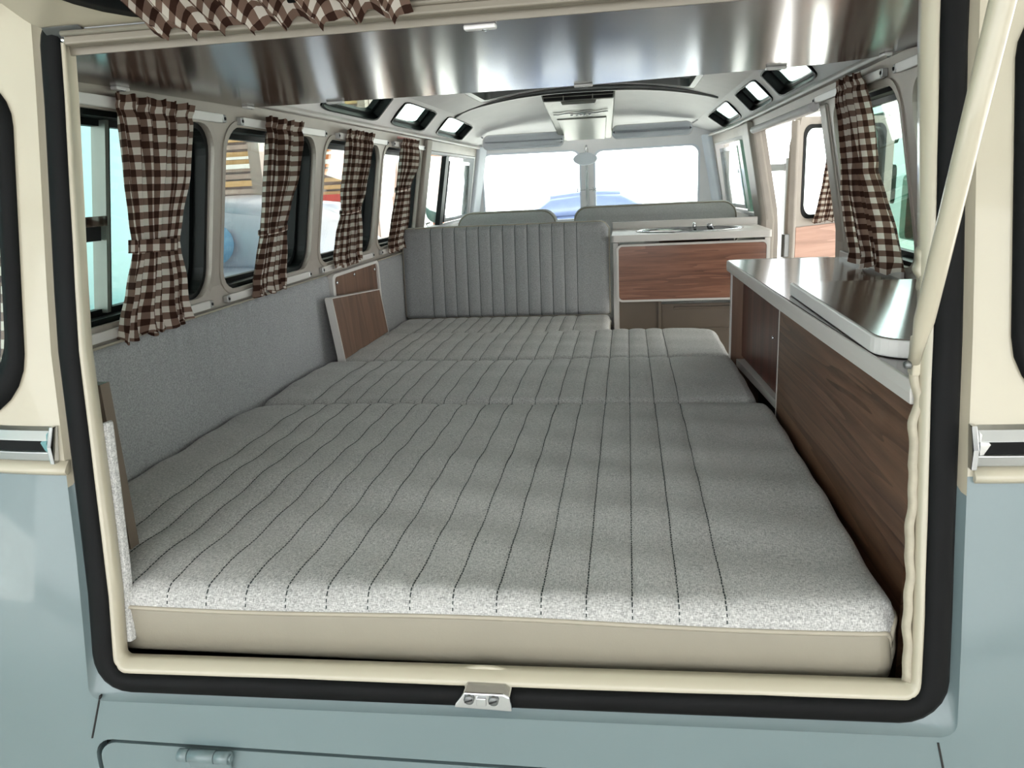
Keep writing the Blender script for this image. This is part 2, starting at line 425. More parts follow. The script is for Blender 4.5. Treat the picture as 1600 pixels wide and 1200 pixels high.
# pillars
m = MB(); m.loops([[fL(2.63, z, -.018), fL(2.68, z, -.026), fL(2.73, z, -.008), fL(2.73, z, .0), fL(2.63, z, .0)] for z in (.46, 1.2, 1.40, 1.60, 1.805)], True, False, True)
m.build('trim_1', 'inner', None, 'left pillar strip behind the cab door, beside the last curtain', 'pillar', kind='structure', bevel=.006)
m = MB(); m.loops([[fR(2.675, z, -.004), fR(2.69, z, -.022), fR(2.87, z, -.022), fR(2.90, z, -.004), fR(2.90, z, .03), fR(2.675, z, .03)] for z in (.46, 1.2, 1.40, 1.60, 1.805)], True, False, True)
m.build('trim_2', 'inner', None, 'right pillar between cab door and open loading doorway', 'pillar', kind='structure', bevel=.008)
m = MB(); m.loops([[fR(1.525, z, -.002), fR(1.50, z, -.008), fR(1.445, z, -.006), fR(1.44, z, .0), fR(1.528, z, .05)] for z in (.46, 1.2, 1.40, 1.60, 1.765)], True, False, True)
m.build('trim_3', 'inner', None, 'right pillar at the rear side of the loading doorway', 'pillar', kind='structure', bevel=.005)
m = MB(); m.tube([fR(y, 1.772, .0) + Vector((-.012, 0, -.008)) for y in (1.53, 1.60, 2.1, 2.55, 2.6)], .014, 8); m.build('trim_4', 'liner', None, 'pale rubber moulding along the top of the loading doorway', 'trim', kind='structure')
for i, s in enumerate((-1, 1)):
    f = fL if s < 0 else fR
    m = MB(); m.loops([[f(y, z, d) for (z, d) in ((1.806, -.018), (1.813, -.020), (1.822, -.012), (1.822, .01), (1.806, .01))] for y in (.30, 1.0, 1.8, 2.6, 3.2, 3.60, 3.95)], True, False, True)
    m.build('trim_%d' % (5 + i), 'trimw', None, 'slim pale gutter moulding along the roof edge on the ' + ('left' if s < 0 else 'right'), 'trim', kind='structure', bevel=.002)

# ceiling
def roofz(x): return 1.92 + .09 * (1 - min(1., abs(x) / .60) ** 2.4)
def dome(y): return 0. if y < 2.95 else ((y - 2.95) / 1.05) ** 1.6
def fRoof(x, y, d):
    z = roofz(x); k = dome(y); zz = z * (1 - k) + (1.885 - .02 * abs(x)) * k
    sx = 1 - .05 * k
    return Vector((x * sx - .03 * k, y, zz + d))
outer = [(-.60, .16), (.60, .16), (.60, 4.02), (-.60, 4.02)]
m = MB(); plate(m, outer, [rrect(-.47, .47, 1.05, 2.86, .05)], fRoof, .03, .11)
def flank(s):
    def f(y, t, d):
        k = dome(y); x = .702 - .102 * t; z = 1.815 + .105 * t + .012 * math.sin(PI * t)
        zz = z * (1 - k) + (1.815 + (1.885 - .012 - 1.815) * t) * k
        if t >= .999: P = fRoof(s * .60, y, 0); return Vector((P.x + s * d * .6, y, P.z + d * .6))
        return Vector((s * (x * (1 - .05 * k * t) + d * .7) - .03 * k * t, y, zz + d * .7))
    return f
SKY = {-1: [(1.42, 1.93), (2.10, 2.57), (2.80, 3.36)], 1: [(1.48, 1.99), (2.13, 2.62), (2.90, 3.52)]}
wi = 9
for s in (-1, 1):
    f = flank(s); g = lambda y, t, d, f=f: f(y, t, d)
    plate(m, [(.16, 0), (4.02, 0), (4.02, 1.), (.16, 1.)], [rrect(a, b, .16, .84, .08) for a, b in SKY[s]], lambda y, t, d: f(y, t, d), .03, .10)
ceil_o = m.build('ceiling', 'liner', None, 'pale curved bus roof lining with small skylights', 'ceiling', kind='structure')
names = ['rear', 'middle', 'front']
for s in (-1, 1):
    f = flank(s)
    for k, (a, b) in enumerate(SKY[s]):
        t = empty('window_%d' % wi, f((a + b) / 2, .2, .02), '%s small roof skylight on the %s flank of the roof' % (names[k], 'left' if s < 0 else 'right'), 'skylight', kind='structure'); wi += 1
        sh = lambda q: rrect(a + q, b - q, .16 + q * 2.2, .84 - q * 2.2, .08)
        mm = MB(); ring(mm, sh(-.008), sh(.004), f, -.005, .034); ring(mm, sh(.0), sh(.024), f, .022, .040); mm.build('rubber_seal', 'rubberg', t)
        p = sh(.015); mm = MB(); mm.quad_prism([f(q[0], q[1], .028) for q in p], [f(q[0], q[1], .032) for q in p]); mm.build('pane', 'glassg', t)
# sunroof
t = empty('sunroof', (0, 1.95, 2.0), 'long closed sunroof set in the ceiling with a dark edge gap', 'sunroof', kind='structure')
m = MB(); o = rrect(-.47, .47, 1.05, 2.86, .05); i = rrect(-.44, .44, 1.08, 2.83, .05)
ring(m, dens(o, .12), dens(o, .12) and [(q[0] * .955, 1.955 + (q[1] - 1.955) * .975) for q in dens(o, .12)], fRoof, .002, .045); m.build('sunroof_frame', 'dsteel', t)
m = MB(); plate(m, rrect(-.465, .465, 1.055, 2.855, .05), [], lambda x, y, d: fRoof(x, y, d + .036), .012, .12); m.build('sunroof_panel', 'liner', t)
m = MB(); Ls = []
for k in range(33):
    x = -.61 + 1.19 * k / 32.; w = .003 + .022 * max(0, 1 - ((x - .05) / .58) ** 2); P0 = fRoof(x, 2.90, 0) if abs(x) < .6 else fRoof(-.60, 2.90, 0) + Vector((x + .6, 0, x + .6))
    Ls.append([P0 + Vector((0, dy, dz)) for dy, dz in ((-.012, .004), (-.012, -w), (.012, -w), (.03, .004))])
m.loops(Ls, True, True, True); m.build('front_lip', 'dsteel', t, 'dark curved lip at the front of the sunroof')

# front wall with split windscreen
def fF(x, z, d):
    xx = x + .06
    return Vector((x, 4.14 - .22 * abs(xx) ** 1.3 - .04 * (z - 1.6) - d, z))
m = MB()
hl = rrect(-.695, -.098, 1.36, 1.782, .05); hr = rrect(-.022, .60, 1.36, 1.775, .05)
plate(m, [(-.80, .5), (.76, .5), (.76, 1.80), (.70, 1.90), (-.76, 1.90), (-.80, 1.80)], [hl, hr], fF, .05, .12)
m.build('wall_front', 'liner', None, 'pale front bulkhead around the split windscreen', 'wall', kind='structure')
for k, (h, nm) in enumerate(((hl, 'left'), (hr, 'right'))):
    t = empty('window_%d' % wi, fF(h[0][0], 1.36, .03), nm + ' half of the split windscreen', 'windscreen', kind='structure'); wi += 1
    cx = sum(p[0] for p in h) / len(h); cz = sum(p[1] for p in h) / len(h)
    inn = [(cx + (p[0] - cx) * .965, cz + (p[1] - cz) * .95) for p in h]
    m = MB(); ring(m, dens(h, .1), [(cx + (p[0] - cx) * .965, cz + (p[1] - cz) * .95) for p in dens(h, .1)], fF, .03, .055); m.build('rubber_seal', 'visor', t)
    m = MB(); plate(m, inn, [], lambda x, z, d: fF(x, z, .02 + d), .004, .15); m.build('pane', 'glass', t)
# A pillars and bulkhead closers
for s, f in ((-1, fL), (1, fR)):
    m = MB(); m.loops([[f(3.86, z, -.02), f(3.95, z, -.045), f(4.06, z, .0), f(3.86, z, .04)] for z in (.6, 1.40, 1.60, 1.82)], True, False, True)
    m.build('trim_%d' % (7 if s < 0 else 8), 'visor', None, 'slim windscreen pillar on the ' + ('left' if s < 0 else 'right'), 'pillar', kind='structure', bevel=.01)
# dashboard
m = MB(); m.box((-.72, 3.72, 1.16), (.70, 4.00, 1.30)); m.build('trim_9', 'liner', None, 'pale dashboard below the windscreen', 'dashboard', kind='structure', bevel=.03, segs=3)
# floor and engine deck
m = MB(); m.box((-.80, .12, .42), (.80, 4.02, .46)); m.build('floor', 'dark', None, 'dark bus floor under the furniture', 'floor', kind='structure')
m = MB(); m.box((-.58, .05, .465), (.60, 1.0, .96)); m.build('floor.001', 'dark', None, 'black rear deck under the front edge of the bed', 'floor', kind='structure')

# ------------------------------------------------------------------ rear body
def hw(z): return .541 + .026 * (z - .96) / .83 + .0078 * max(0., 1 - abs(z - 1.43) / .30)
def ocx(z): return -.0105 * min(1., max(0., (z - 1.10) / .33))
ZT = 1.865
def oploop(q, z0, z1, r, depth, n=6):
    """rounded opening loop inset by q from the panel edge"""
    base = rrect(-1, 1, z0, z1, .0001, 1)
    pts = []
    P = rrect(-.53 + q, .53 - q, z0, z1, r, n)
    Q = []
    for i, a in enumerate(P):
        b2 = P[(i + 1) % len(P)]; kk = 10 if i % (n + 1) == n else 1
        for j in range(kk): Q.append((a[0] + (b2[0] - a[0]) * j / kk, a[1] + (b2[1] - a[1]) * j / kk))
    P = Q
    for (x, z) in P:
        k = (hw(z) - q) / (.53 - q); pts.append((x * k + ocx(z), z + .016 * x * max(0., 1 - abs(z - .98) / .3)))
    return pts
E0 = oploop(0, .962, ZT, .018, 0)
CW = lambda s: [(s * x - .010, z) for (x, z) in rrect(.612, .795, 1.340, 1.755, (.06, .06, .06, .08))]
roofline = [(x, roofz(min(abs(x), .6)) + .03 - max(0, abs(x) - .6) * 1.0) for x in (.66, .45, .2, 0, -.2, -.45, -.66)]
upper = [(-.84, 1.262), (.84, 1.262), (.80, 1.75), (.72, 1.84)] + roofline + [(-.72, 1.84), (-.80, 1.75)]
# cream half: opening side boundaries are cut by the belt line, so build as ring pieces through one plate with the opening notched in
def notch(poly_low, zcut):
    pass
rightE = [p for p in E0 if p[0] > 0]; 
z283 = 1.262
top_open = sorted([p for p in E0 if p[1] > z283], key=lambda p: math.atan2(p[1] - 1.3, p[0]))   # from right side over the top to the left
bot_open = sorted([p for p in E0 if p[1] <= z283], key=lambda p: math.atan2(-(p[1] - 1.3), p[0]))  # from right side under to the left
outerU = [(hw(z283) + ocx(z283), z283), (.84, z283), (.80, 1.75), (.72, 1.84)] + roofline + [(-.72, 1.84), (-.80, 1.75), (-.84, z283), (-hw(z283) + ocx(z283), z283)] + top_open[::-1]
m = MB(); plate(m, outerU, [CW(1), CW(-1)], fRear, .022, .06)
wr = m.build('wall_rear', 'cream', None, 'glossy cream upper rear body panel around the hatch opening', 'wall', kind='structure')
outerL = [(-hw(z283) + ocx(z283), z283), (-.84, z283), (-.84, .45), (.84, .45), (.84, z283), (hw(z283) + ocx(z283), z283)] + bot_open
lid = rrect(-.552, .548, .48, .893, .03)
m = MB(); plate(m, outerL, [lid], fRear, .022, .06)
m.build('wall_rear.001', 'teal', None, 'pale teal lower rear body panel below the belt line', 'wall', kind='structure')
# seams beside the lid
for k, (xa, xb) in enumerate(((-.527, -.553), (.523, .540))):
    m = MB(); m.loops([[fRear(xa * (1 - t) + xb * t + dx, .962 * (1 - t) + .893 * t, d) for (dx, d) in ((-.0012, -.0008), (.0012, -.0008), (.0012, .003), (-.0012, .003))] for t in (0, .5, 1)], True, False, True)
    m.build('panel_seam', 'dark', bpy.data.objects['wall_rear.001'])
# recess bevel, seal, flange
def loop3(q, z0, z1, r, d): return [fRear(x, z, d) for (x, z) in oploop(q, z0, z1, r, d)]
# bevel between panel edge and seal, two colours split at the belt line
bevA = [loop3(0, .962, ZT, .018, -.001), loop3(.003, .966, ZT - .004, .018, .006), loop3(.012, .976, ZT - .014, .05, .012), loop3(.030, .990, ZT - .02, .05, .012)]
def split_loops(loops, up):
    mb_ = MB(); n = len(loops[0]); b = len(mb_.v)
    for L in loops: mb_.v += [Vector(p) for p in L]
    for k in range(len(loops) - 1):
        for i in range(n):
            j = (i + 1) % n; zc = (loops[k][i].z + loops[k][j].z) / 2
            if (zc > z283 - .03) == up: mb_.f.append([k * n + i, k * n + j, (k + 1) * n + j, (k + 1) * n + i]); mb_.sm.append(True)
    return mb_
split_loops(bevA, True).build('hatch_recess', 'cream', wr)
split_loops(bevA, False).build('hatch_recess', 'teal', bpy.data.objects['wall_rear.001'])
m = MB()
def wob(L, a, sd):
    rnd = random.Random(sd); ph = [rnd.uniform(0, 6) for _ in range(3)]
    out = []
    for i, p in enumerate(L):
        w = math.sin(i * .9 + ph[0]) + .6 * math.sin(i * 2.1 + ph[1]); out.append(p + Vector((0, 0, a * w)) if p.z < 1.1 else p + Vector((a * w, 0, 0)))
    return out
m.loops([loop3(.010, .976, ZT - .012, .05, .014), loop3(.010, .977, ZT - .013, .05, .000), loop3(.015, .981, ZT - .018, .05, -.004), loop3(.030, .994, ZT - .030, .032, -.005),
         wob(loop3(.038, 1.001, ZT - .036, .022, -.002), .0010, 3), wob(loop3(.040, 1.003, ZT - .038, .02, .006), .0010, 4), loop3(.035, .998, ZT - .034, .022, .016)], True, True)
m.build('trim_10', 'rubber', None, 'broad black rubber hatch seal framing the rear opening', 'seal', kind='structure')
def fq(q, z0, z1, r, d):
    return [fRear(x + (-.012 if x > 0 else -.012) * max(0., z - 1.2) * (q > .045), z, d) for (x, z) in oploop(q, z0, z1, r, d)]
m = MB(); m.loops([loop3(.028, .992, ZT - .026, .02, .013), loop3(.036, 1.000, ZT - .034, .02, .003), loop3(.040, 1.003, ZT - .038, .016, .001), loop3(.044, 1.008, ZT - .042, .012, .003),
                   fq(.047, 1.016, ZT - .048, .009, .010), fq(.048, 1.017, ZT - .05, .008, .020), loop3(.044, 1.010, ZT - .042, .008, .022)], True, True)
m.build('trim_11', 'cream', None, 'cream painted inner flange of the hatch opening', 'trim', kind='structure')
# inner liner behind the jamb (grey corner posts seen past the left jamb)
m = MB(); m.box((-.68, .145, 1.0), (-.553, .165, 1.355))
m.build('trim_12', 'taupe', None, 'dark corner post inside the left edge of the hatch', 'trim', kind='structure')
# corner windows
for s in (-1, 1):
    t = empty('window_%d' % wi, fRear(s * .66, 1.40, .0), ('left' if s < 0 else 'right') + ' rounded rear corner window in thick black rubber', 'window', kind='structure'); wi += 1
    c = dens(CW(s), .05)
    ins = [(s * .703 + (p[0] - s * .703) * .76, 1.547 + (p[1] - 1.547) * .86) for p in c]
    out = [(s * .703 + (p[0] - s * .703) * 1.10, 1.547 + (p[1] - 1.547) * 1.06) for p in c]
    mid = [(s * .703 + (p[0] - s * .703) * .93, 1.547 + (p[1] - 1.547) * .95) for p in c]
    m = MB(); L = lambda P, d: [fRear(p[0], p[1], d) for p in P]
    m.loops([L(out, .0), L(out, -.004), L(mid, -.011), L(ins, -.004), L(ins, .018), L(c, .024), L(c, .0)], True, True); m.build('rubber_seal', 'rubber', t)
    m = MB(); plate(m, [(s * .703 + (p[0] - s * .703) * .80, 1.547 + (p[1] - 1.547) * .88) for p in CW(s)], [], lambda x, z, d: fRear(x, z, .006 + d), .003, .06); m.build('pane', 'glass', t)
# belt mouldings
for s in (-1, 1):
    x0 = .572 if s < 0 else .553
    t = empty('belt_moulding', fRear(s * .66, 1.29, -.01), 'chrome belt moulding with black insert left of the hatch' if s < 0 else 'chrome belt moulding with black insert right of the hatch', 'moulding', 'chrome belt mouldings on the rear body', kind='thing')
    xs = [s * (x0 + (.80 - x0) * k / 10.) for k in range(11)]
    def strip(prof, xs=xs): return MB().loops([[fRear(x, 1.273 + z, d) for (z, d) in prof] for x in xs], True, False, True)
    strip([(0, 0), (.003, -.008), (.015, -.012), (.017, -.006), (.028, -.006), (.030, -.012), (.042, -.008), (.046, 0)]).build('chrome_strip', 'alu', t, bevel=.001)
    strip([(.0155, -.005), (.0155, -.0085), (.0295, -.0085), (.0295, -.005)], [x + s * .006 for x in xs[:1]] + xs[1:]).build('black_insert', 'rubber', t)
    m = MB(); m.loops([[fRear(s * (x0 - .004) + dx * s, 1.273 + z, d) for (z, d) in ((-.001, .0), (-.001, -.010), (.0225, -.016), (.047, -.010), (.047, .0))] for dx in (0, .006)], True, False, True); m.build('end_cap', 'chrome', t, bevel=.001)
    m = MB(); m.add([fRear(s * (x0 + .004), 1.282, -.0095), fRear(s * (x0 + .004), 1.314, -.0095), fRear(s * (x0 + .016), 1.2995, -.0095), fRear(s * (x0 + .004), 1.2995, -.013)], [(0, 2, 3), (1, 3, 2), (0, 3, 1), (0, 1, 2)]); m.build('chrome_notch', 'chrome', t)
    # rolled cream edge under the moulding
    m = MB(); m.loops([[fRear(s * x, 1.262 + z, d) for (z, d) in ((-.004, .002), (-.006, -.004), (.0, -.008), (.006, -.005), (.012, 0), (.012, .003))] for x in [hw(1.28) + (.84 - hw(1.28)) * k / 10. for k in range(11)]], True, True, True)
    m.build('rolled_edge', 'cream', wr)
# engine lid and hinges
t = empty('door_1', fRear(0, .48, 0), 'pale teal engine lid below the hatch opening', 'lid', kind='structure')
lin_ = rrect(-.546, .542, .484, .887, .028)
m = MB(); plate(m, lin_, [], lambda x, z, d: fRear(x, z, .001 + d), .018, .08); m.build('lid_panel', 'teal', t)
m = MB(); plate(m, rrect(-.58, .58, .47, .92, .02), [], lambda x, z, d: fRear(x, z, .026 + d), .004, .1); m.build('lid_shadow_gap', 'dark', t)
def hinge(x, z, label):
    h = empty('lid_hinge', fRear(x, z - .015, -.005), label, 'hinge', 'engine lid hinges')
    m = MB()
    for (a, b) in ((-.036, -.0225), (-.0215, .0155), (.0165, .036)):
        m.tube([fRear(x + a, z, -.010), fRear(x + b, z, -.010)], .0085, 12)
    m.build('hinge_barrel', 'teal', h)
    m = MB(); m.loops([[fRear(x + dx, z - .006 + dz, d) for (dz, d) in ((0, -.010), (0, -.002), (-.018, -.002), (-.018, -.006))] for dx in (-.027, .033)], True, False, True); m.build('hinge_leaf', 'teal', h, bevel=.0015)
    m = MB(); m.tube([fRear(x + .034, z, -.010), fRear(x + .0385, z, -.010)], .005, 10); m.build('hinge_pin', 'teal', h)
hinge(-.383, .884, 'teal engine lid hinge at the lower left'); hinge(.355, .892, 'teal engine lid hinge at the lower right corner')
# latch striker on the sill
t = empty('latch_striker', (0, .0, .985), 'chrome latch striker plate at the middle of the cream sill', 'latch')
y = .008
m = MB(); m.loops([[Vector((x, yy, z)) for (x, z) in ((-.036, .984), (.036, .982), (.034, 1.002), (.026, 1.006), (-.022, 1.006), (-.034, .990))] for yy in (-.014, .012)], True, False, True); m.build('striker_plate', 'chrome', t, bevel=.002)
for x in (-.016, .014):
    m = MB(); m.lathe([(.0065, 0), (.0065, .003), (.004, .0045), (.0001, .0045)], (x, -.014, .998), (0, -1, 0), 12); sc = m.build('screw', 'dsteel', t)
    m = MB(); m.obox((x, -.0186, .998), (.005, 0, .002), (0, .0006, 0), (0, 0, .0009)); m.build('screw_slot', 'black', sc)
m = MB(); m.box((-.007, -.017, .990), (.005, -.013, 1.001)); m.build('striker_tongue', 'chrome', t, bevel=.001)
m = MB(); m.loops([[Vector((x, .022 + .003 * math.cos(a), 1.006 + .012 * max(0, math.cos(x * 30)) * .9 + .004 * math.sin(a))) for a in (0, 1.57, 3.14, 4.71)] for x in [-.05 + .1 * k / 10. for k in range(11)]], True, True, True); m.build('sill_lip', 'cream', t)
# fabric edging on the left jamb, peeling strip on the right jamb
m = MB(); m.loops([[Vector((-(hw(z) - .046) + ocx(z) + dx, yy + rearY(0, z), z)) for (dx, yy) in ((-.004, .020), (.006, .022), (.009, .030), (.0, .040))] for z in [1.024 + .292 * k / 8. for k in range(9)]], True, False, True)
m.build('edge_binding', 'fab', None, 'pale tweed edge binding along the left side of the hatch opening', 'binding', bevel=.002)
m = MB(); Ls = []
rn = random.Random(5)
for k in range(60):
    z = 1.025 + .40 * k / 59.
    wv = .0012 * math.sin(k * .45) + .0008 * math.sin(k * 1.1 + 1) + (.0022 if 36 < k < 54 else 0) * math.sin(k * .7)
    x = hw(z) + ocx(z) - .049 - .004 + wv; yy = .020 + .21 * (z - .98)
    Ls.append([Vector((x, yy, z)), Vector((x - .004, yy - .006, z)), Vector((x + .004, yy - .012, z)), Vector((x + .008, yy - .004, z))])
m.loops(Ls, True, True, True); m.build('peeling_edge_strip', 'strip', None, 'wavy peeling pale edge strip on the right jamb of the hatch', 'strip')
m = MB(); Ls = []
for k in range(40):
    z = 1.44 + .16 * k / 39.; w = .006 * math.exp(-((k - 12) / 5.) ** 2) + .0015 * math.sin(k * 1.3); x = hw(z) + ocx(z) - .050 - w; yy = .020 + .21 * (z - .98)
    Ls.append([Vector((x, yy, z)), Vector((x + .004, yy - .010, z)), Vector((x + .012, yy - .008, z)), Vector((x + .012, yy + .004, z))])
m.loops(Ls, True, True, True); m.build('paint_bulge', 'cream', bpy.data.objects['trim_11'])

# hatch (open, hinged on top)
A = math.radians(20); CA, SA = math.cos(A), math.sin(A)
def fT(x, s, d): return Vector((x, .175 - s * CA + d * SA * -1., 1.817 + s * SA + d * CA))
t = empty('door_2', (0, .175, 1.817), 'open cream rear hatch lifted overhead at the top left', 'hatch', kind='structure')
m = MB(); win = rrect(-.50, .50, .034, .45, .15, 8)
plate(m, rrect(-.563, .563, .0, .80, .03), [win], fT, .030, .2); m.build('hatch_panel', 'cream', t)
sh = lambda k: rrect(-.50 + k, .50 - k, .034 + k, .45 - k, .15 - k * .4, 8)
m = MB(); L = lambda k, d: [fT(p[0], p[1], d) for p in sh(k)]
m.loops([L(-.020, .0), L(-.018, -.006), L(.004, -.012), L(.026, -.006), L(.03, .012), L(.0, .02), L(-.02, .0)], True, True); m.build('rubber_seal', 'rubber', t)
p = sh(.012); m = MB(); m.quad_prism([fT(q[0], q[1], .008) for q in p], [fT(q[0], q[1], .012) for q in p]); m.build('pane', 'glassg', t)
m = MB(); m.loops([[fT(x, s, d) for (s, d) in ((-.006, -.002), (-.006, -.010), (.007, -.012), (.009, -.002))] for x in (-.50, .50)], True, False, True); m.build('curtain_rail', 'dsteel', t, bevel=.002)
m = MB(); m.loops([[fT(x, s, d) for (s, d) in ((-.008, -.003), (-.008, -.008), (.004, -.010), (.016, -.002))] for x in (-.555, -.525, -.50)], True, False, True); hb = m.build('hinge_bracket', 'dsteel', t, bevel=.002)
m = MB(); m.lathe([(.005, 0), (.005, .004), (.002, .006), (.0001, .006)], fT(-.535, .003, -.010), tuple(fT(0, 0, -1) - fT(0, 0, 0)), 10); m.build('screw', 'chrome', hb)
# lintel strips
m = MB(); m.loops([[Vector((x, yy, z)) for (yy, z) in ((.168, 1.811), (.166, 1.799), (.182, 1.797), (.188, 1.811))] for x in (-.53, .53)], True, False, True); m.build('trim_13', 'lintel', None, 'grey metal lintel strip at the top of the hatch opening', 'trim', kind='structure', bevel=.003)
m = MB(); m.tube([(-.53, .166, 1.812), (.53, .166, 1.812)], .0035, 8); m.build('trim_14', 'lintel', None, 'thin rolled hinge bead above the lintel strip', 'trim', kind='structure')
# stay rod
t = empty('hatch_stay', (.466, .0, 1.40), 'slanting cream hatch stay rod at the right of the opening', 'stay rod')
p0 = Vector((.466, .010, 1.405)); p1 = Vector((.458, -.215, 1.948))
d = (p1 - p0).normalized()
m = MB(); m.tube([p0, p0 + d * .03, p0 + d * .05, p1], [.006, .007, .0095, .0095], 14); m.build('rod', 'cream', t)
m = MB(); m.obox(p0 + Vector((.002, .004, .006)), (.004, 0, 0), (0, .008, 0), (0, 0, .02)); m.build('rod_foot', 'cream', t, bevel=.002)
m = MB(); m.lathe([(.0045, 0), (.0045, .004), (.003, .006), (.0001, .006)], p0 + Vector((-.004, -.002, -.002)), (-1, 0, 0), 12); m.build('pivot_bolt', 'dsteel', t)
# ================================================================== interior
# bed cushions -------------------------------------------------------
SEAMS = [-.606 + .0562 * k for k in range(17)]
def cushion(name, x0, x1, y0, y1, ztop, thick, seams, label, group, rfront=.02, rback=.03, dashes=False, vinyl=False, rx=.03, wave=.003, cr=(0, 0, 0, 0), cat='cushion', parent=None):
    t = empty(name, ((x0 + x1) / 2, (y0 + y1) / 2, ztop - thick), label, cat, group, parent=parent)
    xs = []
    brk = [x0] + list(seams) + [x1]
    for a, b in zip(brk[:-1], brk[1:]):
        n = 8 if (b - a) < .09 else max(8, int((b - a) / .012))
        xs += [a + (b - a) * k / n for k in range(n)]
    xs.append(x1)
    for k in (.004, .009, .016, .024): xs += [x0 + k, x1 - k]
    xs = sorted(set(round(x, 5) for x in xs))
    ys = sorted(set([y0 + (y1 - y0) * k / 48. for k in range(49)] + [y0 + q for q in (.002, .005, .009, .014, .022, .03)] + [y1 - q for q in (.003, .007, .014, .022)]))
    def rnd(dist, r):
        if dist >= r: return 0.
        u = 1 - dist / r; return r * (1 - math.sqrt(max(0, 1 - u * u)))
    def corner(x, y):
        # plan rounding: pull corner points inwards
        for (cx, cy, sx, sy, r) in ((x0, y0, 1, 1, cr[0]), (x1, y0, -1, 1, cr[1]), (x1, y1, -1, -1, cr[2]), (x0, y1, 1, -1, cr[3])):
            if r <= 0: continue
            ux, uy = (x - cx) * sx, (y - cy) * sy
            if ux < r and uy < r:
                a, b = 1 - ux / r, 1 - uy / r; mmm = max(a, b)
                if mmm > 0:
                    nrm = math.hypot(a, b); k = mmm / nrm
                    x = cx + sx * (r - r * a * k); y = cy + sy * (r - r * b * k)
        return x, y
    def zf(x, y):
        z = ztop
        z -= min(.03, rnd(y - y0, rfront)) + min(.04, rnd(y1 - y, rback)) + min(.04, rnd(x - x0, rx)) + min(.04, rnd(x1 - x, rx))
        for a, b in zip(brk[:-1], brk[1:]):
            if a <= x <= b:
                u = (x - a) / (b - a); w = min(1., (b - a) / .06)
                if 0 < a - x0: pass
                e = abs(2 * u - 1)
                if a == x0: e = max(0, 2 * u - 1)
                if b == x1: e = max(0, 1 - 2 * u)
                e = e if (b - a) < .09 else max(0., 1 - (1 - e) * (b - a) / .07)
                z -= .0042 * e ** 3 * (min(1., max(0., (y - y0 - .004) / .03)) if vinyl else 1.)
                break
        z += wave * math.sin(y * 17 + 1.2 * math.sin(x * 5) + .6) * .6 + wave * .7 * math.sin(y * 41 + x * 9)
        z += .004 * math.sin(PI * (y - y0) / (y1 - y0))
        return z
    b = MB(); nx, ny = len(xs), len(ys)
    for yv in ys:
        for xv in xs:
            cx, cy = corner(xv, yv); b.v.append(Vector((cx, cy, zf(xv, yv))))
    for j in range(ny - 1):
        for i in range(nx - 1):
            a = j * nx + i; b.f.append([a, a + 1, a + nx + 1, a + nx]); b.sm.append(True)
    rim = [i for i in range(nx)] + [j * nx + nx - 1 for j in range(1, ny)] + [(ny - 1) * nx + i for i in range(nx - 2, -1, -1)] + [j * nx for j in range(ny - 2, 0, -1)]
    rimp = [b.v[i].copy() for i in rim]
    zb = ztop - thick
    if not vinyl:
        base = len(b.v); b.v += [Vector((p.x, p.y, zb)) for p in rimp]; n = len(rim)
        for k in range(n):
            q = (k + 1) % n; b.f.append([rim[k], rim[q], base + q, base + k]); b.sm.append(True)
        b.f.append([base + k for k in range(n)][::-1]); b.sm.append(False)
    b.build('fabric_cover', 'fab', t)
    if vinyl:
        sd = MB(); cxm, cym = (x0 + x1) / 2, (y0 + y1) / 2
        def out(p, k, z): 
            dx = k if p.x > x1 - .05 else (-k if p.x < x0 + .05 else 0); dy = -k if p.y < y0 + .05 else (k if p.y > y1 - .05 else 0)
            return Vector((p.x + dx, p.y + dy, z))
        sd.loops([[out(p, -.001, p.z - .001) for p in rimp], [out(p, .001, p.z - .006) for p in rimp], [out(p, .003, p.z * .5 + zb * .5) for p in rimp], [out(p, .0, zb + .006) for p in rimp], [out(p, -.006, zb) for p in rimp]], True, True)
        nb = len(sd.v); n = len(rimp); sd.f.append([nb - n + k for k in range(n)]); sd.sm.append(False)
        sd.build('vinyl_side', 'vinyl', t, 'smooth beige vinyl side band')
    pp = MB(); pr = rimp[::1]; pp.tube([p + Vector((0, 0, -.002)) for p in pr], .0032, 6, True); pp.build('piping', 'pipe', t)
    for xv in seams:
        s = MB()
        if dashes:
            yy = y0 + .0005
            while yy < y1 - .004:
                L = .0042; za = zf(xv, max(yy, y0 + .0005)); zb2 = zf(xv, yy + L)
                jx = .0003 * math.sin(yy * 300)
                c_ = corner(xv, yy + L / 2)
                s.obox((c_[0] + jx, c_[1], (za + zb2) / 2 + .0003), (.0008, 0, 0), (0, L / 2, (zb2 - za) / 2), (0, 0, .0005)); yy += .0068
        else:
            s.tube([(xv, yv, zf(xv, yv) + .0002) for yv in ys[::2]], .0009, 4)
        s.build('seam', 'thread', t)
    return t
G = 'tweed bed cushions laid flat in a row'
cushion('bed_cushion', -.745, .490, .044, .935, 1.102, .101, SEAMS, 'large grey tweed bed cushion at the hatch with beige vinyl front', G, .030, .03, True, True, .022, .0028, (.20, .03, .02, .05))
cushion('bed_cushion', -.745, .474, .950, 1.408, 1.100, .11, SEAMS, 'middle grey tweed bed cushion of the row of three', G, .03, .03, False, False, .03, .002, (.02, .02, .03, .03))
cushion('bed_cushion', -.735, .476, 1.420, 1.880, 1.094, .11, SEAMS, 'farthest grey tweed bed cushion, before the bench seat', G, .03, .045, False, False, .035, .002, (.02, .02, .10, .10))
BS = [-.625 + .0502 * k for k in range(13)]
bench = empty('bench', (-.32, 2.16, .47), 'grey tweed bench with upright stitched backrest behind the bed', 'bench')
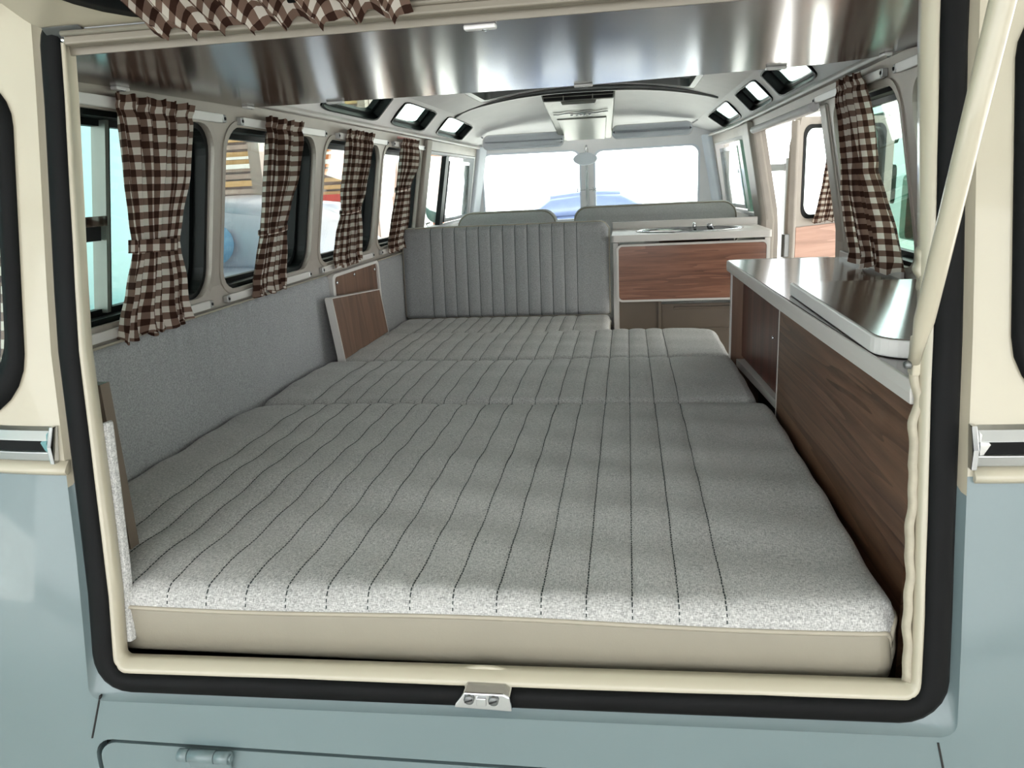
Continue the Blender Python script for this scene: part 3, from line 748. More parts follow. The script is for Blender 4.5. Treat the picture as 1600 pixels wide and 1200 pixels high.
cushion('seat_cushion', -.745, .108, 1.905, 2.295, 1.072, .10, BS, None, None, .03, .02, False, False, .025, .002, (.02, .02, .01, .01), cat=None, parent=bench)
# supports under the cushions
m = MB(); m.box((-.74, 1.01, .47), (.465, 1.88, .980)); m.build('storage_box', 'taupe', None, 'plain taupe storage box under the far bed cushions', 'box')
m = MB(); m.box((-.74, 1.90, .47), (.10, 2.42, .968)); m.build('bench_box', 'taupe', bench)
# bench backrest
def back_z(x): return 1.436
def bz(x, v):
    zt = 1.438; zb = 1.068; z = zb + (zt - zb) * v
    brk = [-.748] + BS + [.106]; y = 2.30
    for a, b in zip(brk[:-1], brk[1:]):
        if a <= x <= b:
            u = (x - a) / (b - a); e = abs(2 * u - 1)
            if a < -.7: e = max(0, 2 * u - 1)
            if b > .1: e = max(0, 1 - 2 * u)
            e = e if (b - a) < .09 else max(0., 1 - (1 - e) * (b - a) / .06)
            y += .004 * e ** 3; break
    ev = 1 - min(v, 1 - v) / .06
    if ev > 0: y += .022 * ev ** 2.5
    ex = 1 - min(x + .748, .106 - x) / .02
    if ex > 0: y += .015 * ex ** 2.5
    y += .035 * v
    return Vector((x, y, z))
xs = []
brk = [-.748] + BS + [.106]
for a, b in zip(brk[:-1], brk[1:]): xs += [a + (b - a) * k / 8. for k in range(8)]
xs.append(.106); nx = len(xs); vs = [0, .01, .025, .05] + [.1 + .8 * k / 16. for k in range(17)] + [.95, .975, .99, 1.]
m = MB()
cornz = lambda x, v: Vector((0, 0, -.03 * max(0, (x - .076) / .03) ** 2 * max(0, (v - .85) / .15)))
for v in vs:
    for x in xs: m.v.append(bz(x, v) + cornz(x, v))
nv = len(vs)
for j in range(nv - 1):
    for i in range(nx - 1): a = j * nx + i; m.f.append([a, a + 1, a + nx + 1, a + nx]); m.sm.append(True)
rim = [i for i in range(nx)] + [j * nx + nx - 1 for j in range(1, nv)] + [(nv - 1) * nx + i for i in range(nx - 2, -1, -1)] + [j * nx for j in range(nv - 2, 0, -1)]
rp = [m.v[i].copy() for i in rim]; base = len(m.v); m.v += [p + Vector((0, 2.42 - 2.30 - (p.y - 2.30) + .035 * (p.z - 1.068) / .37, 0)) for p in rp]
for k in range(len(rim)): q = (k + 1) % len(rim); m.f.append([rim[k], rim[q], base + q, base + k]); m.sm.append(True)
m.f.append([base + k for k in range(len(rim))][::-1]); m.sm.append(False)
t = m.build('backrest', 'fab2', bench)
m = MB(); m.tube(rp, .003, 6, True); m.build('piping', 'pipe', t)
for x in BS:
    s = MB(); s.tube([bz(x, v) + Vector((0, -.0003, 0)) for v in vs], .0011, 4); s.build('seam', 'thread', t)

# padded side panels on the left wall
def side_panel(y0, y1, z0, z1, label, pleats):
    t = empty('padded_side_panel', (-.76, (y0 + y1) / 2, z0), label, 'wall panel', 'padded tweed panels on the left wall')
    m = MB()
    def F(u, v):
        y = y0 + (y1 - y0) * u; z = z0 + (z1 - z0) * v
        e = min(u * (y1 - y0), (1 - u) * (y1 - y0), (1 - v) * (z1 - z0), v * (z1 - z0)); x = -.752 - .014 * max(0, 1 - e / .014) ** 2
        if pleats:
            k = (y - .10) / .062; w = abs((k % 1.) - .5) * 2; amp = max(0, 1 - (z1 - z) / .16)
            x -= .009 * (w ** 6) * amp ** .7
        x += .0015 * math.sin(y * 11 + z * 9)
        return Vector((x, y, z))
    nu = int((y1 - y0) / .0078)
    m.grid(F, nu, 34)
    # back
    b = m.add([(-.768, y0, z0), (-.768, y1, z0), (-.768, y1, z1), (-.768, y0, z1)], [(0, 1, 2, 3)])
    nn = nu + 1
    m.loops([[m.v[i] for i in range(nn)], [Vector((-.768, m.v[i].y, z0)) for i in range(nn)]], False, False)
    m.loops([[m.v[34 * nn + i] for i in range(nn)], [Vector((-.768, m.v[34 * nn + i].y, z1)) for i in range(nn)]], False, False)
    m.loops([[m.v[j * nn] for j in range(35)], [Vector((-.768, y0, m.v[j * nn].z)) for j in range(35)]], False, False)
    m.loops([[m.v[j * nn + nu] for j in range(35)], [Vector((-.768, y1, m.v[j * nn + nu].z)) for j in range(35)]], False, False)
    m.build('fabric_cover', 'fab2', t)
    m = MB(); m.tube([(-.752, y0 + .004, z1 + .001), (-.752, y1 - .004, z1 + .001)], .0028, 6); m.build('piping', 'pipe', t)
side_panel(.17, 1.525, 1.0, 1.352, 'long padded grey tweed wall panel beside the bed, pleated at its top', True)
side_panel(2.01, 2.42, 1.0, 1.343, 'short padded grey tweed wall panel beside the bench seat', False)
# wooden table board on the wall and the loose leaf leaning on it
t = empty('wall_board', (-.76, 1.76, 1.02), 'dark wooden board with pale rim fixed to the left wall', 'board')
o = rrect(1.528, 2.003, 1.0, 1.348, .025); i = rrect(1.548, 1.983, 1.0 + .002, 1.338, .018)
f = lambda y, z, d: Vector((-.752 - d + 0, y, z))
m = MB(); ring(m, o, i, f, -.006, .014); m.build('edge_trim', 'trimw', t)
m = MB(); m.quad_prism([f(q[0], q[1], .0) for q in i], [f(q[0], q[1], .014) for q in i]); m.build('board', 'woodl', t)
for (yy, zz) in ((1.575, 1.318), (1.74, 1.325), (1.958, 1.318)):
    m = MB(); m.lathe([(.006, 0), (.006, .003), (.003, .005), (.0001, .005)], (-.752, yy, zz), (1, 0, 0), 10); m.build('screw', 'chrome', t)
t = empty('table_leaf', (-.69, 1.66, 1.085), 'small wooden table leaf leaning in front of the wall board', 'board')
def lf(y, z, d): return Vector((-.690 - (z - 1.085) * .10 - d, y, z))
def lean(y, z, d): return lf(y, z + (y - 1.42) * -.02, d)
m = MB(); q = [(1.427, 1.098), (1.875, 1.107), (1.865, 1.262), (1.42, 1.288)]
m.quad_prism([lean(a, b, 0) for a, b in q], [lean(a, b, .022) for a, b in q]); m.build('board', 'woodl', t)
m = MB(); m.loops([[lean(a + da, z, d) for (da, d) in ((0, -.001), (-.004, -.001), (-.004, .023), (0, .023))] for (a, z) in ((1.427, 1.09), (1.42, 1.288))], True, False, True)
m.loops([[lean(y, z + dz, d) for (dz, d) in ((0, -.001), (.003, -.001), (.003, .023), (0, .023))] for (y, z) in ((1.42, 1.288), (1.865, 1.262))], True, False, True)
m.loops([[lean(a + da, z, d) for (da, d) in ((0, -.001), (.003, -.001), (.003, .023), (0, .023))] for (a, z) in ((1.875, 1.09), (1.865, 1.262))], True, False, True)
m.build('edge_trim', 'trimw', t, 'pale edge banding of the leaf')

# right hand cabinet ----------------------------------------------------
t = empty('side_cabinet', (.62, .75, .47), 'long low wooden side cabinet along the right wall with dark top', 'cabinet')
m = MB(); P = [(.500, .098), (.458, 1.442), (.500, 1.455), (.764, 1.44), (.764, .235), (.66, .16), (.58, .132)]
wt = [(x, y) for x, y in P]
m.quad_prism([Vector((x, y, 1.336)) for x, y in wt], [Vector((x, y, 1.3615)) for x, y in wt]); m.build('worktop', 'top', t)
m = MB(); Lp = []
for (x, y) in [(.501, .096), (.487, .45), (.475, .8), (.459, 1.435), (.466, 1.450), (.500, 1.459), (.73, 1.446)]: Lp.append((x, y))
L3 = []
for k, (x, y) in enumerate(Lp):
    nx_, ny_ = (-1, 0) if k < 4 else ((-.7, .7) if k == 4 else (0, 1))
    L3.append([Vector((x + nx_ * d, y + ny_ * d, z)) for (d, z) in ((.0, 1.3345), (.005, 1.3345), (.006, 1.348), (.005, 1.3622), (.0, 1.3622))])
m.loops(L3, True, False, True); m.build('edge_trim', 'trimw', t, 'pale banding along the worktop edge', bevel=.0015)
m = MB(); m.quad_prism([(.508, .10, .96), (.495, .865, .96), (.509, .865, .96), (.523, .10, .96)], [(.508, .115, 1.335), (.495, .865, 1.335), (.509, .865, 1.335), (.523, .115, 1.335)]); m.build('side_panel', 'woody', t)
m = MB(); m.quad_prism([(.4945, .864, .96), (.4945, .873, .96), (.506, .873, .96), (.506, .864, .96)], [(.4945, .864, 1.335), (.4945, .873, 1.335), (.506, .873, 1.335), (.506, .864, 1.335)]); m.build('edge_strip', 'trimw', t)
m = MB(); m.quad_prism([(.530, .875, 1.09), (.500, 1.432, 1.09), (.512, 1.432, 1.09), (.542, .875, 1.09)], [(.530, .875, 1.335), (.500, 1.432, 1.335), (.512, 1.432, 1.335), (.542, .875, 1.335)]); m.build('sliding_door', 'woodz', t, 'set back reddish sliding panel')
m = MB(); m.quad_prism([(.516, .875, 1.072), (.486, 1.432, 1.060), (.545, 1.432, 1.060), (.56, .875, 1.072)], [(.516, .875, 1.092), (.486, 1.432, 1.080), (.545, 1.432, 1.080), (.56, .875, 1.092)]); m.build('door_track', 'trimw', t)
m = MB(); m.quad_prism([(.470, 1.43, .47), (.470, 1.445, .47), (.762, 1.445, .47), (.762, 1.43, .47)], [(.470, 1.43, 1.335), (.470, 1.445, 1.335), (.762, 1.445, 1.335), (.762, 1.43, 1.335)]); m.build('end_panel', 'woodl', t)
m = MB(); m.box((.4665, 1.428, .47), (.470, 1.447, 1.334)); m.build('edge_strip', 'trimw', t)
m = MB(); m.box((.55, .88, .47), (.56, 1.43, 1.33)); m.build('inner_back', 'dark', t)
m = MB(); m.lathe([(.004, 0), (.004, .004), (.0001, .005)], (.4855, .868, 1.256), (-1, 0, 0), 10); m.build('catch', 'chrome', t)
# hinged hob cover / loose flap on the worktop
t = empty('counter_flap', (.62, .49, 1.362), 'thick dark flap board with rounded pale edge lying on the worktop', 'board')
o = rrect(.494, .752, .203, .772, (.03, .004, .004, .03), 6); o = [(x, y) for x, y in o]
q = rrect(.494, .752, .203, .772, (.004, .004, .004, .045), 6)
ins = rrect(.4985, .7475, .2075, .7675, (.003, .003, .003, .041), 6)
m = MB(); m.quad_prism([Vector((x, y, 1.3625)) for x, y in q], [Vector((x, y, 1.3855)) for x, y in q]); m.build('edge_trim', 'white', t, bevel=.002)
m = MB(); m.quad_prism([Vector((x, y, 1.3850)) for x, y in ins], [Vector((x, y, 1.3866)) for x, y in ins]); m.build('flap_face', 'top', t)

# sink unit --------------------------------------------------------------
t = empty('sink_cabinet', (.43, 2.5, .47), 'sink cabinet with red-brown drop front behind the bed', 'cabinet')
m = MB(); m.box((.122, 2.32, .47), (.142, 2.80, 1.352)); m.build('side_panel', 'trimw', t)
m = MB(); m.box((.704, 2.32, .47), (.724, 2.56, 1.352)); m.build('side_panel', 'trimw', t)
m = MB(); plate(m, rrect(.116, .724, 2.285, 2.70, .012), [[(.43 + .205 * math.cos(a), 2.47 + .135 * math.sin(a)) for a in [2 * PI * k / 40 for k in range(40)]]], lambda x, y, d: Vector((x, y, 1.357 + d)), .026, None, False); m.build('worktop', 'trimw', t, bevel=.002)
m = MB(); m.box((.112, 2.70, 1.357), (.735, 2.716, 1.412)); m.build('upstand', 'trimw', t, bevel=.003)
o = rrect(.135, .716, 1.118, 1.346, .022); i = rrect(.143, .708, 1.126, 1.338, .016)
f = lambda x, z, d: Vector((x, 2.302 + d, z))
m = MB(); ring(m, o, i, f, -.003, .016); m.build('door_edge_trim', 'trimw', t)
m = MB(); m.quad_prism([f(a, b, 0) for a, b in i], [f(a, b, .016) for a, b in i]); m.build('door', 'woodr', t)
m = MB(); m.box((.143, 2.352, .47), (.30, 2.358, 1.12)); m.build('lower_panel', 'taupe', t)
m = MB(); m.box((.30, 2.345, .47), (.312, 2.362, 1.12)); m.build('divider', 'taupe', t)
m = MB(); m.box((.312, 2.352, .47), (.703, 2.360, 1.098)); dd = m.build('drawer_front', 'taupe', t, bevel=.003)
m = MB(); m.box((.36, 2.342, 1.078), (.66, 2.353, 1.086)); m.build('drawer_pull', 'taupe', dd, bevel=.002)
m = MB(); m.box((.312, 2.346, .985), (.703, 2.353, .998)); m.build('panel_rib', 'taupe', dd, bevel=.002)
s = empty('sink', (.43, 2.47, 1.25), 'oval stainless sink set into the pale worktop of the rear cabinet', 'sink')
prof = [(1.04, .0265), (1.05, .029), (1.0, .031), (.95, .028), (.92, .015), (.86, -.06), (.7, -.085), (.1, -.09)]
m = MB(); m.loops([[Vector((.43 + .205 * r * math.cos(a), 2.47 + .135 * r * math.sin(a), 1.357 + h)) for a in [2 * PI * k / 48 for k in range(48)]] for r, h in prof], True, True)
m.build('basin', 'chrome', s)
m = MB(); m.lathe([(.018, -.002), (.02, .002), (.012, .004), (.0001, .003)], (.43, 2.47, 1.269), (0, 0, 1), 20); m.build('drain', 'dsteel', s)
m = MB(); m.tube([(.46, 2.58, 1.385), (.46, 2.575, 1.395), (.455, 2.55, 1.402), (.45, 2.51, 1.400), (.45, 2.50, 1.390)], .006, 10); m.build('tap', 'chrome', s)
m = MB(); m.lathe([(.012, 0), (.012, .012), (.008, .016), (.0001, .016)], (.52, 2.575, 1.383), (0, 0, 1), 16); m.build('tap_knob', 'chrome', s)

# overhead shelf ----------------------------------------------------------
t = empty('overhead_shelf', (0, .55, 1.785), 'glossy dark wooden overhead shelf across the rear roof', 'shelf')
P = [(-.60, .19), (-.695, .36), (-.692, .98), (.09, .990), (.56, .905), (.64, .855), (.692, .70), (.697, .36), (.60, .19)]
sz = lambda y: 1.790 + .0125 * (y - .2)
m = MB(); m.quad_prism([Vector((x, y, sz(y))) for x, y in P], [Vector((x, y, sz(y) + .014)) for x, y in P]); m.build('board', 'shelf', t)
m = MB(); m.box((-.60, .1865, 1.7895), (.60, .190, 1.8045)); m.build('front_edge', 'lintel', t)
for (x, y, tw) in ((-.683, .50, 1), (-.67, .945, 1), (-.47, .965, 0), (.004, .205, 0), (.089, .962, 0), (.473, .885, 0), (.648, .79, 1)):
    m = MB(); z = sz(y); (a, b) = (.007, .018) if tw else (.020, .007)
    m.obox((x, y, z - .003), (a, 0, 0), (0, b, 0), (0, 0, .003)); c = m.build('clip', 'white', t, bevel=.002)
    m = MB(); m.lathe([(.004, 0), (.004, .001), (.002, .002), (.0001, .002)], (x + .006, y, z - .006), (0, 0, -1), 10); m.build('clip_screw', 'chrome', c)

# front seats -------------------------------------------------------------
def seat(x0, x1, y, zt, label, r):
    s = empty('front_seat', ((x0 + x1) / 2, y, .47), label, 'seat', 'cab seats')
    o = rrect(x0, x1, .86, zt, (.03, r, r, .03), 8); cx = (x0 + x1) / 2; cz = (zt + .86) / 2
    sc = lambda k: [(p[0] - (k if p[0] > cx else -k), p[1] - (k if p[1] > cz else -k)) for p in o]
    m = MB(); lv = []
    for (k, d) in ((.05, -.002), (.022, .004), (.008, .016), (.0, .035), (.0, .085), (.008, .105), (.03, .118)):
        lv.append([Vector((p[0], y + d + .18 * (p[1] - 1.2), p[1])) for p in sc(k)])
    m.loops(lv, True, True, True); m.build('backrest', 'seatfab', s)
    m = MB(); m.tube([Vector((p[0], y + .018 + .18 * (p[1] - 1.2), p[1])) for p in sc(.006)], .004, 6, True); m.build('piping', 'pipe', s)
    m = MB(); m.box((x0 + .01, y + .12, .80), (x1 - .01, y + .52, .93)); m.build('seat_pad', 'seatfab', s, bevel=.04, segs=4)
    m = MB(); m.box((x0 + .03, y + .12, .465), (x1 - .03, y + .50, .80)); m.build('seat_base', 'black', s)
seat(-.715, -.185, 3.22, 1.462, 'grey cab seat backrest on the left behind the bench', .075)
seat(-.095, .722, 3.20, 1.468, 'wide grey cab bench backrest on the right beyond the sink', .065)

# sun visors, mirror, air box --------------------------------------------
def visor(x0, x1, z0, z1, y, label):
    o = rrect(x0, x1, z0, z1, min(.033, (z1 - z0) / 2 - .002), 8); cx = (x0 + x1) / 2; cz = (z0 + z1) / 2
    t = empty('sun_visor', (cx, y, z0), label, 'sun visor', 'folded sun visors')
    fy = lambda x, z: y - .06 * abs(x + .05) + .35 * (z - cz)
    sc = lambda k: [(p[0] + (k if p[0] < cx else -k), p[1] + (k if p[1] < cz else -k)) for p in o]
    m = MB(); m.loops([[Vector((p[0], fy(*p) + d, p[1])) for p in sc(k)] for (k, d) in ((.012, -.012), (.004, -.010), (0, -.004), (0, .004), (.004, .010))], True, True, True); m.build('pad', 'visor', t)
    m = MB(); m.tube([Vector((p[0], fy(*p) - .001, p[1])) for p in o], .0022, 6, True); m.build('welt', 'trimw', t)
    m = MB(); xe = x0 if x0 < -.3 else x1; m.tube([(xe, fy(xe, cz) + .0, z1 - .012), (xe + (-.03 if xe < 0 else .03), fy(xe, cz) + .02, z1 + .004)], .004, 8); m.build('pivot', 'chrome', t)
visor(-.632, -.172, 1.790, 1.872, 3.76, 'pale sun visor left of the roof air box')
visor(.100, .535, 1.812, 1.886, 3.75, 'pale sun visor right of the roof air box')
t = empty('air_box', (-.05, 3.4, 1.82), 'pale overhead air box with black vent slots at the roof centre', 'air box')
xa, xb, ya = -.222, .130, 3.05
TP = [(xa, ya, 2.004), (xb, ya, 2.004), (xb - .03, 3.96, 1.90), (xa + .02, 3.96, 1.90)]
BT = [(xa + .008, ya + .02, 1.968), (xb - .008, ya + .02, 1.968), (.093, 3.90, 1.828), (-.205, 3.90, 1.828)]
m = MB(); m.quad_prism([Vector(p) for p in BT], [Vector(p) for p in TP]); m.build('housing', 'plast', t, bevel=.006)
ug = lambda u, v, d: Vector(BT[0]) * (1 - u) * (1 - v) + Vector(BT[1]) * u * (1 - v) + Vector(BT[2]) * u * v + Vector(BT[3]) * (1 - u) * v + Vector((0, -.2, -1)).normalized() * d
rg = lambda u, v, d: (Vector(BT[0]) * (1 - u) + Vector(BT[1]) * u) * (1 - v) + (Vector(TP[0]) * (1 - u) + Vector(TP[1]) * u) * v + Vector((0, -1, 0)) * d
m = MB(); m.quad_prism([rg(u, v, .0005) for (u, v) in ((.02, .08), (.98, .08), (.98, .95), (.02, .95))], [rg(u, v, .003) for (u, v) in ((.02, .08), (.98, .08), (.98, .95), (.02, .95))]); m.build('vent_slot', 'black', t)
m = MB(); m.obox(rg(.5, .5, .005), (.165, 0, 0), (0, .003, 0), (0, 0, .0015)); m.build('vent_bar', 'plast', t)
for u in (.3, .7):
    m = MB(); m.obox(rg(u, .5, .005), (.0025, 0, 0), (0, .003, 0), (0, .012, .017)); m.build('vent_bar', 'plast', t)
m = MB(); hp = [(.5 + .25 * math.cos(PI * k / 12.) * (1 if 1 else 1), .02 + .13 * (math.sin(PI * k / 12.) ** .5)) for k in range(13)]
m.quad_prism([ug(u, v, .001) for u, v in hp], [ug(.5 + (u - .5) * .92, .02 + (v - .02) * .9, .014) for u, v in hp]); m.build('scoop_handle', 'plast', t)
m = MB(); m.tube([ug(.5 + .42 * (k / 10. - 1), .26 + .012 * math.sin(k * .9), .006) for k in range(21)], .0035, 8); m.build('trim_wire', 'chrome', t)
for (u, r) in ((.36, .008), (.44, .006), (.5, .012), (.56, .006), (.64, .008)):
    m = MB(); m.lathe([(r, 0), (r, .004), (r * .5, .008), (.0001, .008)], ug(u, .31, .001), (0, -.2, -1), 12); m.build('control_knob', 'chrome', t)
m = MB(); m.quad_prism([ug(u, v, .001) for u, v in ((.10, .40), (.90, .40), (.88, .985), (.12, .985))], [ug(u, v, .005) for u, v in ((.11, .405), (.89, .405), (.87, .98), (.13, .98))]); m.build('panel', 'plast', t)
# rear view mirror on the windscreen divider
t = empty('rear_view_mirror', (-.064, 3.98, 1.69), 'oval rear view mirror on the windscreen centre post', 'mirror')
m = MB(); m.loops([[Vector((-.066 + .072 * r * math.cos(a), 3.985 + d, 1.722 + .037 * r * math.sin(a))) for a in [2 * PI * k / 32 for k in range(32)]] for r, d in ((.75, .012), (.95, .008), (1., 0), (.97, -.006), (.9, -.008))], True, True, True); m.build('mirror_shell', 'visor', t)
m = MB(); m.tube([(-.064, 3.99, 1.75), (-.062, 4.04, 1.785), (-.062, 4.06, 1.80)], .006, 8); m.build('mirror_arm', 'chrome', t)
m = MB(); m.tube([(-.062, 4.075, 1.36), (-.062, 4.065, 1.785)], .010, 10); m.build('trim_15', 'alu', None, 'silver centre post strip of the split windscreen', 'trim', kind='structure')
# small wire clips either side of the centre post
for sx, lb in ((-1, 'left'), (1, 'right')):
    x = -.062 + sx * .045
    t = empty('wire_clip', (x, 4.05, 1.53), 'tiny crossed wire clip %s of the windscreen post' % lb, 'clip', 'wire clips on the windscreen post')
    m = MB(); m.tube([(x - .012, 4.045, 1.532), (x + .016 * sx, 4.045, 1.552)], .0022, 6); m.tube([(x - .012, 4.048, 1.552), (x + .016 * sx, 4.048, 1.530)], .0022, 6); m.tube([(-.062 + sx * .010, 4.048, 1.541), (x, 4.046, 1.541)], .0025, 6)
    m.build('wire', 'alu', t)

# curtain rails -----------------------------------------------------------
def rail(f, y0, y1, z, label, grp, d=-.011, mat='white', kn=(0, 1)):
    t = empty('curtain_rail', f((y0 + y1) / 2, z - .009, -.01), label, 'curtain rail', grp)
    m = MB(); m.loops([[f(y, z + dz, dd) for (dz, dd) in ((-.009, -.004), (-.009, -.012), (.009, -.012), (.009, -.004))] for y in (y0, y1)], True, False, True); m.build('rail', mat, t, bevel=.0015)
    for k, y in ((0, y0 - .006), (1, y1 + .006)):
        if k not in kn: continue
        m = MB(); m.obox(f(y, z, -.007), (.006, 0, 0), (0, .006, 0), (0, 0, .008)); e = m.build('end_clip', 'alu', t, bevel=.001)
        ax = (1, 0, 0) if f is fL else (-1, 0, 0)
        m = MB(); m.lathe([(.0035, 0), (.0035, .002), (.0001, .003)], f(y, z, -.013), ax, 10); m.build('screw', 'black', e)
GR = 'white curtain rails along the windows'
on = ['nearest', 'second', 'third', 'farthest']
UPR = [(.30, .862), (.955, 1.455), (1.575, 2.065), (2.160, 2.600)]
LOR = [(.30, .815), (.905, 1.385), (1.50, 1.98), (2.10, 2.52)]
for k in range(4):
    rail(fL, UPR[k][0], UPR[k][1], 1.768, 'upper white curtain rail of the %s left window' % on[k], GR)
    rail(fL, LOR[k][0], LOR[k][1], 1.368, 'lower pale curtain rail of the %s left window' % on[k], GR, mat='trimw')
rail(fR, .955, 1.53, 1.780, 'upper white curtain rail of the right window above the counter', GR)
rail(fR, .35, .865, 1.778, 'upper white curtain rail beside the right hatch jamb', GR)
rail(fR, .955, 1.455, 1.369, 'lower pale curtain rail just above the counter', GR, mat='trimw', kn=())

# curtains -----------------------------------------------------------------
def curtain(label, pt, rows, cloth=None, n=9, amp=.011, tie=None, grp='brown gingham curtains', loc=None, seed=0, name='gingham_curtain', gather=1.9, frill=True):
    """rows: (z, a, b) left/right edge along the wall at each height; pt(s, z, d) -> point, d towards the room"""
    rnd = random.Random(seed)
    zt, zb = rows[0][0], rows[-1][0]
    top_w = abs(rows[0][2] - rows[0][1]); W = top_w * gather
    def edge(z):
        for (z0, a0, b0), (z1, a1, b1) in zip(rows[:-1], rows[1:]):
            if (z0 >= z >= z1) or (z0 <= z <= z1):
                u = (z - z0) / (z1 - z0 + 1e-12); u = u * u * (3 - 2 * u) * .5 + u * .5
                return a0 + (a1 - a0) * u, b0 + (b1 - b0) * u
        return rows[-1][1], rows[-1][2]
    ph = [rnd.uniform(0, 6.28) for _ in range(6)]
    nu, nv = 96, 64
    zs = [zt + (zb - zt) * j / nv for j in range(nv + 1)]
    def P(u, v):
        z = zt + (zb - zt) * v; a, b = edge(z); w = abs(b - a)
        fold = 2 * PI * n * u + .8 * math.sin(3.1 * u * 2 + ph[0]) + .5 * math.sin(v * 5 + ph[1])
        k = min(1., .35 + w / max(top_w, 1e-6) * .65)
        A = amp * k * (.40 + .60 * min(1., v / .12))
        d = A * math.sin(fold) + A * .35 * math.sin(fold * .5 + ph[2] + v * 2) + A * .2 * math.sin(2 * fold + ph[3])
        s = a + (b - a) * (u + (.32 / n) * math.sin(fold + 1.6) * .5)
        if frill and v < .06:
            q = (1 - v / .06); d += .003 * q * math.sin(2 * PI * n * 2.3 * u + ph[4]); z += .0015 * q * math.sin(2 * PI * n * 1.7 * u + ph[5])
        if frill and v > .94:
            q = (v - .94) / .06; d += .005 * q * math.sin(2 * PI * n * 1.6 * u + ph[4]); z += .005 * q * math.sin(2 * PI * n * 1.3 * u + ph[5])
        hem = .004 * math.exp(-((v - .055) / .012) ** 2) if frill else 0
        return pt(s, z, .014 + d - hem)
    Hh = abs(zt - zb)
    t = empty(name, loc if loc is not None else pt((rows[-1][1] + rows[-1][2]) / 2, zb, .0), label, 'curtain', grp)
    m = MB(); m.grid(P, nu, nv, True, lambda u, v: (u * W, v * Hh)); c = m.build('cloth', 'ging', t, rev=True)
    if tie:
        z0, h, skew = tie; a, b = edge(z0)
        m = MB(); N = 40
        def T(u, v):
            ang = 2 * PI * u; cx = (a + b) / 2; r = abs(b - a) / 2 + .004
            s = cx + r * math.cos(ang) * (1 if b > a else -1); d = .012 + .024 * math.sin(ang)
            return pt(s, z0 + h * (.5 - v) + skew * math.cos(ang) * (1 if b > a else -1) + .0, d)
        m.grid(T, N, 4, True, lambda u, v: (u * .30, v * h + .0035)); m.build('tieback', 'ging', t, rev=True)
    return t
pL = lambda s, z, d: fL(s, z, -.014 - d)
pR = lambda s, z, d: fR(s, z, -.014 - d)
curtain('gingham curtain on the nearest left window, tied with a wide band', pL, [(1.782, .462, .710), (1.65, .488, .690), (1.57, .505, .662), (1.522, .516, .652), (1.508, .516, .655), (1.44, .494, .678), (1.352, .456, .692)], n=6, amp=.017, tie=(1.518, .024, -.004), seed=1)
curtain('gingham curtain on the second left window', pL, [(1.785, 1.036, 1.260), (1.65, 1.040, 1.236), (1.575, 1.043, 1.192), (1.522, 1.040, 1.170), (1.512, 1.040, 1.172), (1.45, 1.022, 1.183), (1.358, .998, 1.184)], n=5, amp=.015, tie=(1.514, .012, .004), seed=2)
curtain('gingham curtain on the third left window', pL, [(1.788, 1.603, 1.853), (1.70, 1.603, 1.838), (1.60, 1.590, 1.795), (1.548, 1.604, 1.752), (1.538, 1.604, 1.750), (1.47, 1.572, 1.764), (1.366, 1.556, 1.772)], n=5, amp=.015, tie=(1.540, .012, .004), seed=3)
curtain('gingham curtain on the left window next to the cab pillar', pL, [(1.790, 2.215, 2.428), (1.69, 2.210, 2.436), (1.615, 2.200, 2.350), (1.600, 2.200, 2.348), (1.47, 2.155, 2.367), (1.362, 2.130, 2.318)], n=7, amp=.011, tie=(1.602, .016, .006), seed=4)
curtain('gingham curtain on the right window above the counter', pR, [(1.795, 1.228, 1.042), (1.70, 1.208, 1.008), (1.61, 1.216, 1.012), (1.590, 1.222, 1.022), (1.54, 1.250, .990), (1.47, 1.250, .954), (1.372, 1.230, .946)], n=5, amp=.016, tie=None, seed=5, gather=1.8)
# hatch curtain, stretched along the hatch window
pT = lambda s, z, d: fT(s, z, -.012 - d + .0)
curtain('gingham curtain gathered on the open overhead hatch window', pT, [(.018, -.405, -.070), (.10, -.405, -.070), (.20, -.38, -.12), (.27, -.35, -.16), (.36, -.40, -.09), (.475, -.43, -.07)], n=8, amp=.014, seed=6, loc=fT(-.25, .02, -.02))
# curtain behind the left corner window and right corner window
pCL = lambda s, z, d: fRear(s, z, .034 + d)
curtain('gingham curtain behind the left rear corner window', pCL, [(1.76, -.620, -.775), (1.60, -.630, -.765), (1.50, -.638, -.74), (1.335, -.615, -.775)], n=6, amp=.008, tie=(1.505, .014, 0), seed=7)
curtain('gingham curtain behind the right rear corner window', pCL, [(1.76, .775, .625), (1.60, .765, .63), (1.335, .775, .62)], n=6, amp=.008, seed=8)

# open loading door leaf ------------------------------------------------------
D0 = Vector((.80, 2.69, 0)); DD = Vector((.835, .55, 0)).normalized(); DN = Vector((.55, -.835, 0)).normalized()   # DN points to the camera side
def fD(s, z, d): return D0 + DD * (s + .0) + DN * d + Vector((0, 0, z))
t = empty('door_3', fD(.35, .5, 0), 'open loading door leaf with window and pale wooden lining', 'door', kind='structure')
o = [(.10, .50), (.70, .50), (.70, 1.78), (.66, 1.815), (.135, 1.815), (.105, 1.70), (.095, 1.40)]
win = rrect(.155, .64, 1.395, 1.778, .045)
m = MB(); plate(m, o, [win], fD, -.035, None, False); m.build('door_panel', 'inner', t)
m = MB(); sh = lambda k: rrect(.155 + k, .64 - k, 1.395 + k, 1.778 - k, .045); ring(m, sh(-.006), sh(.010), fD, .002, -.03); m.build('rubber_seal', 'rubberg', t)
p = sh(.006); m = MB(); m.quad_prism([fD(q[0], q[1], -.014) for q in p], [fD(q[0], q[1], -.018) for q in p]); m.build('pane', 'glass', t)
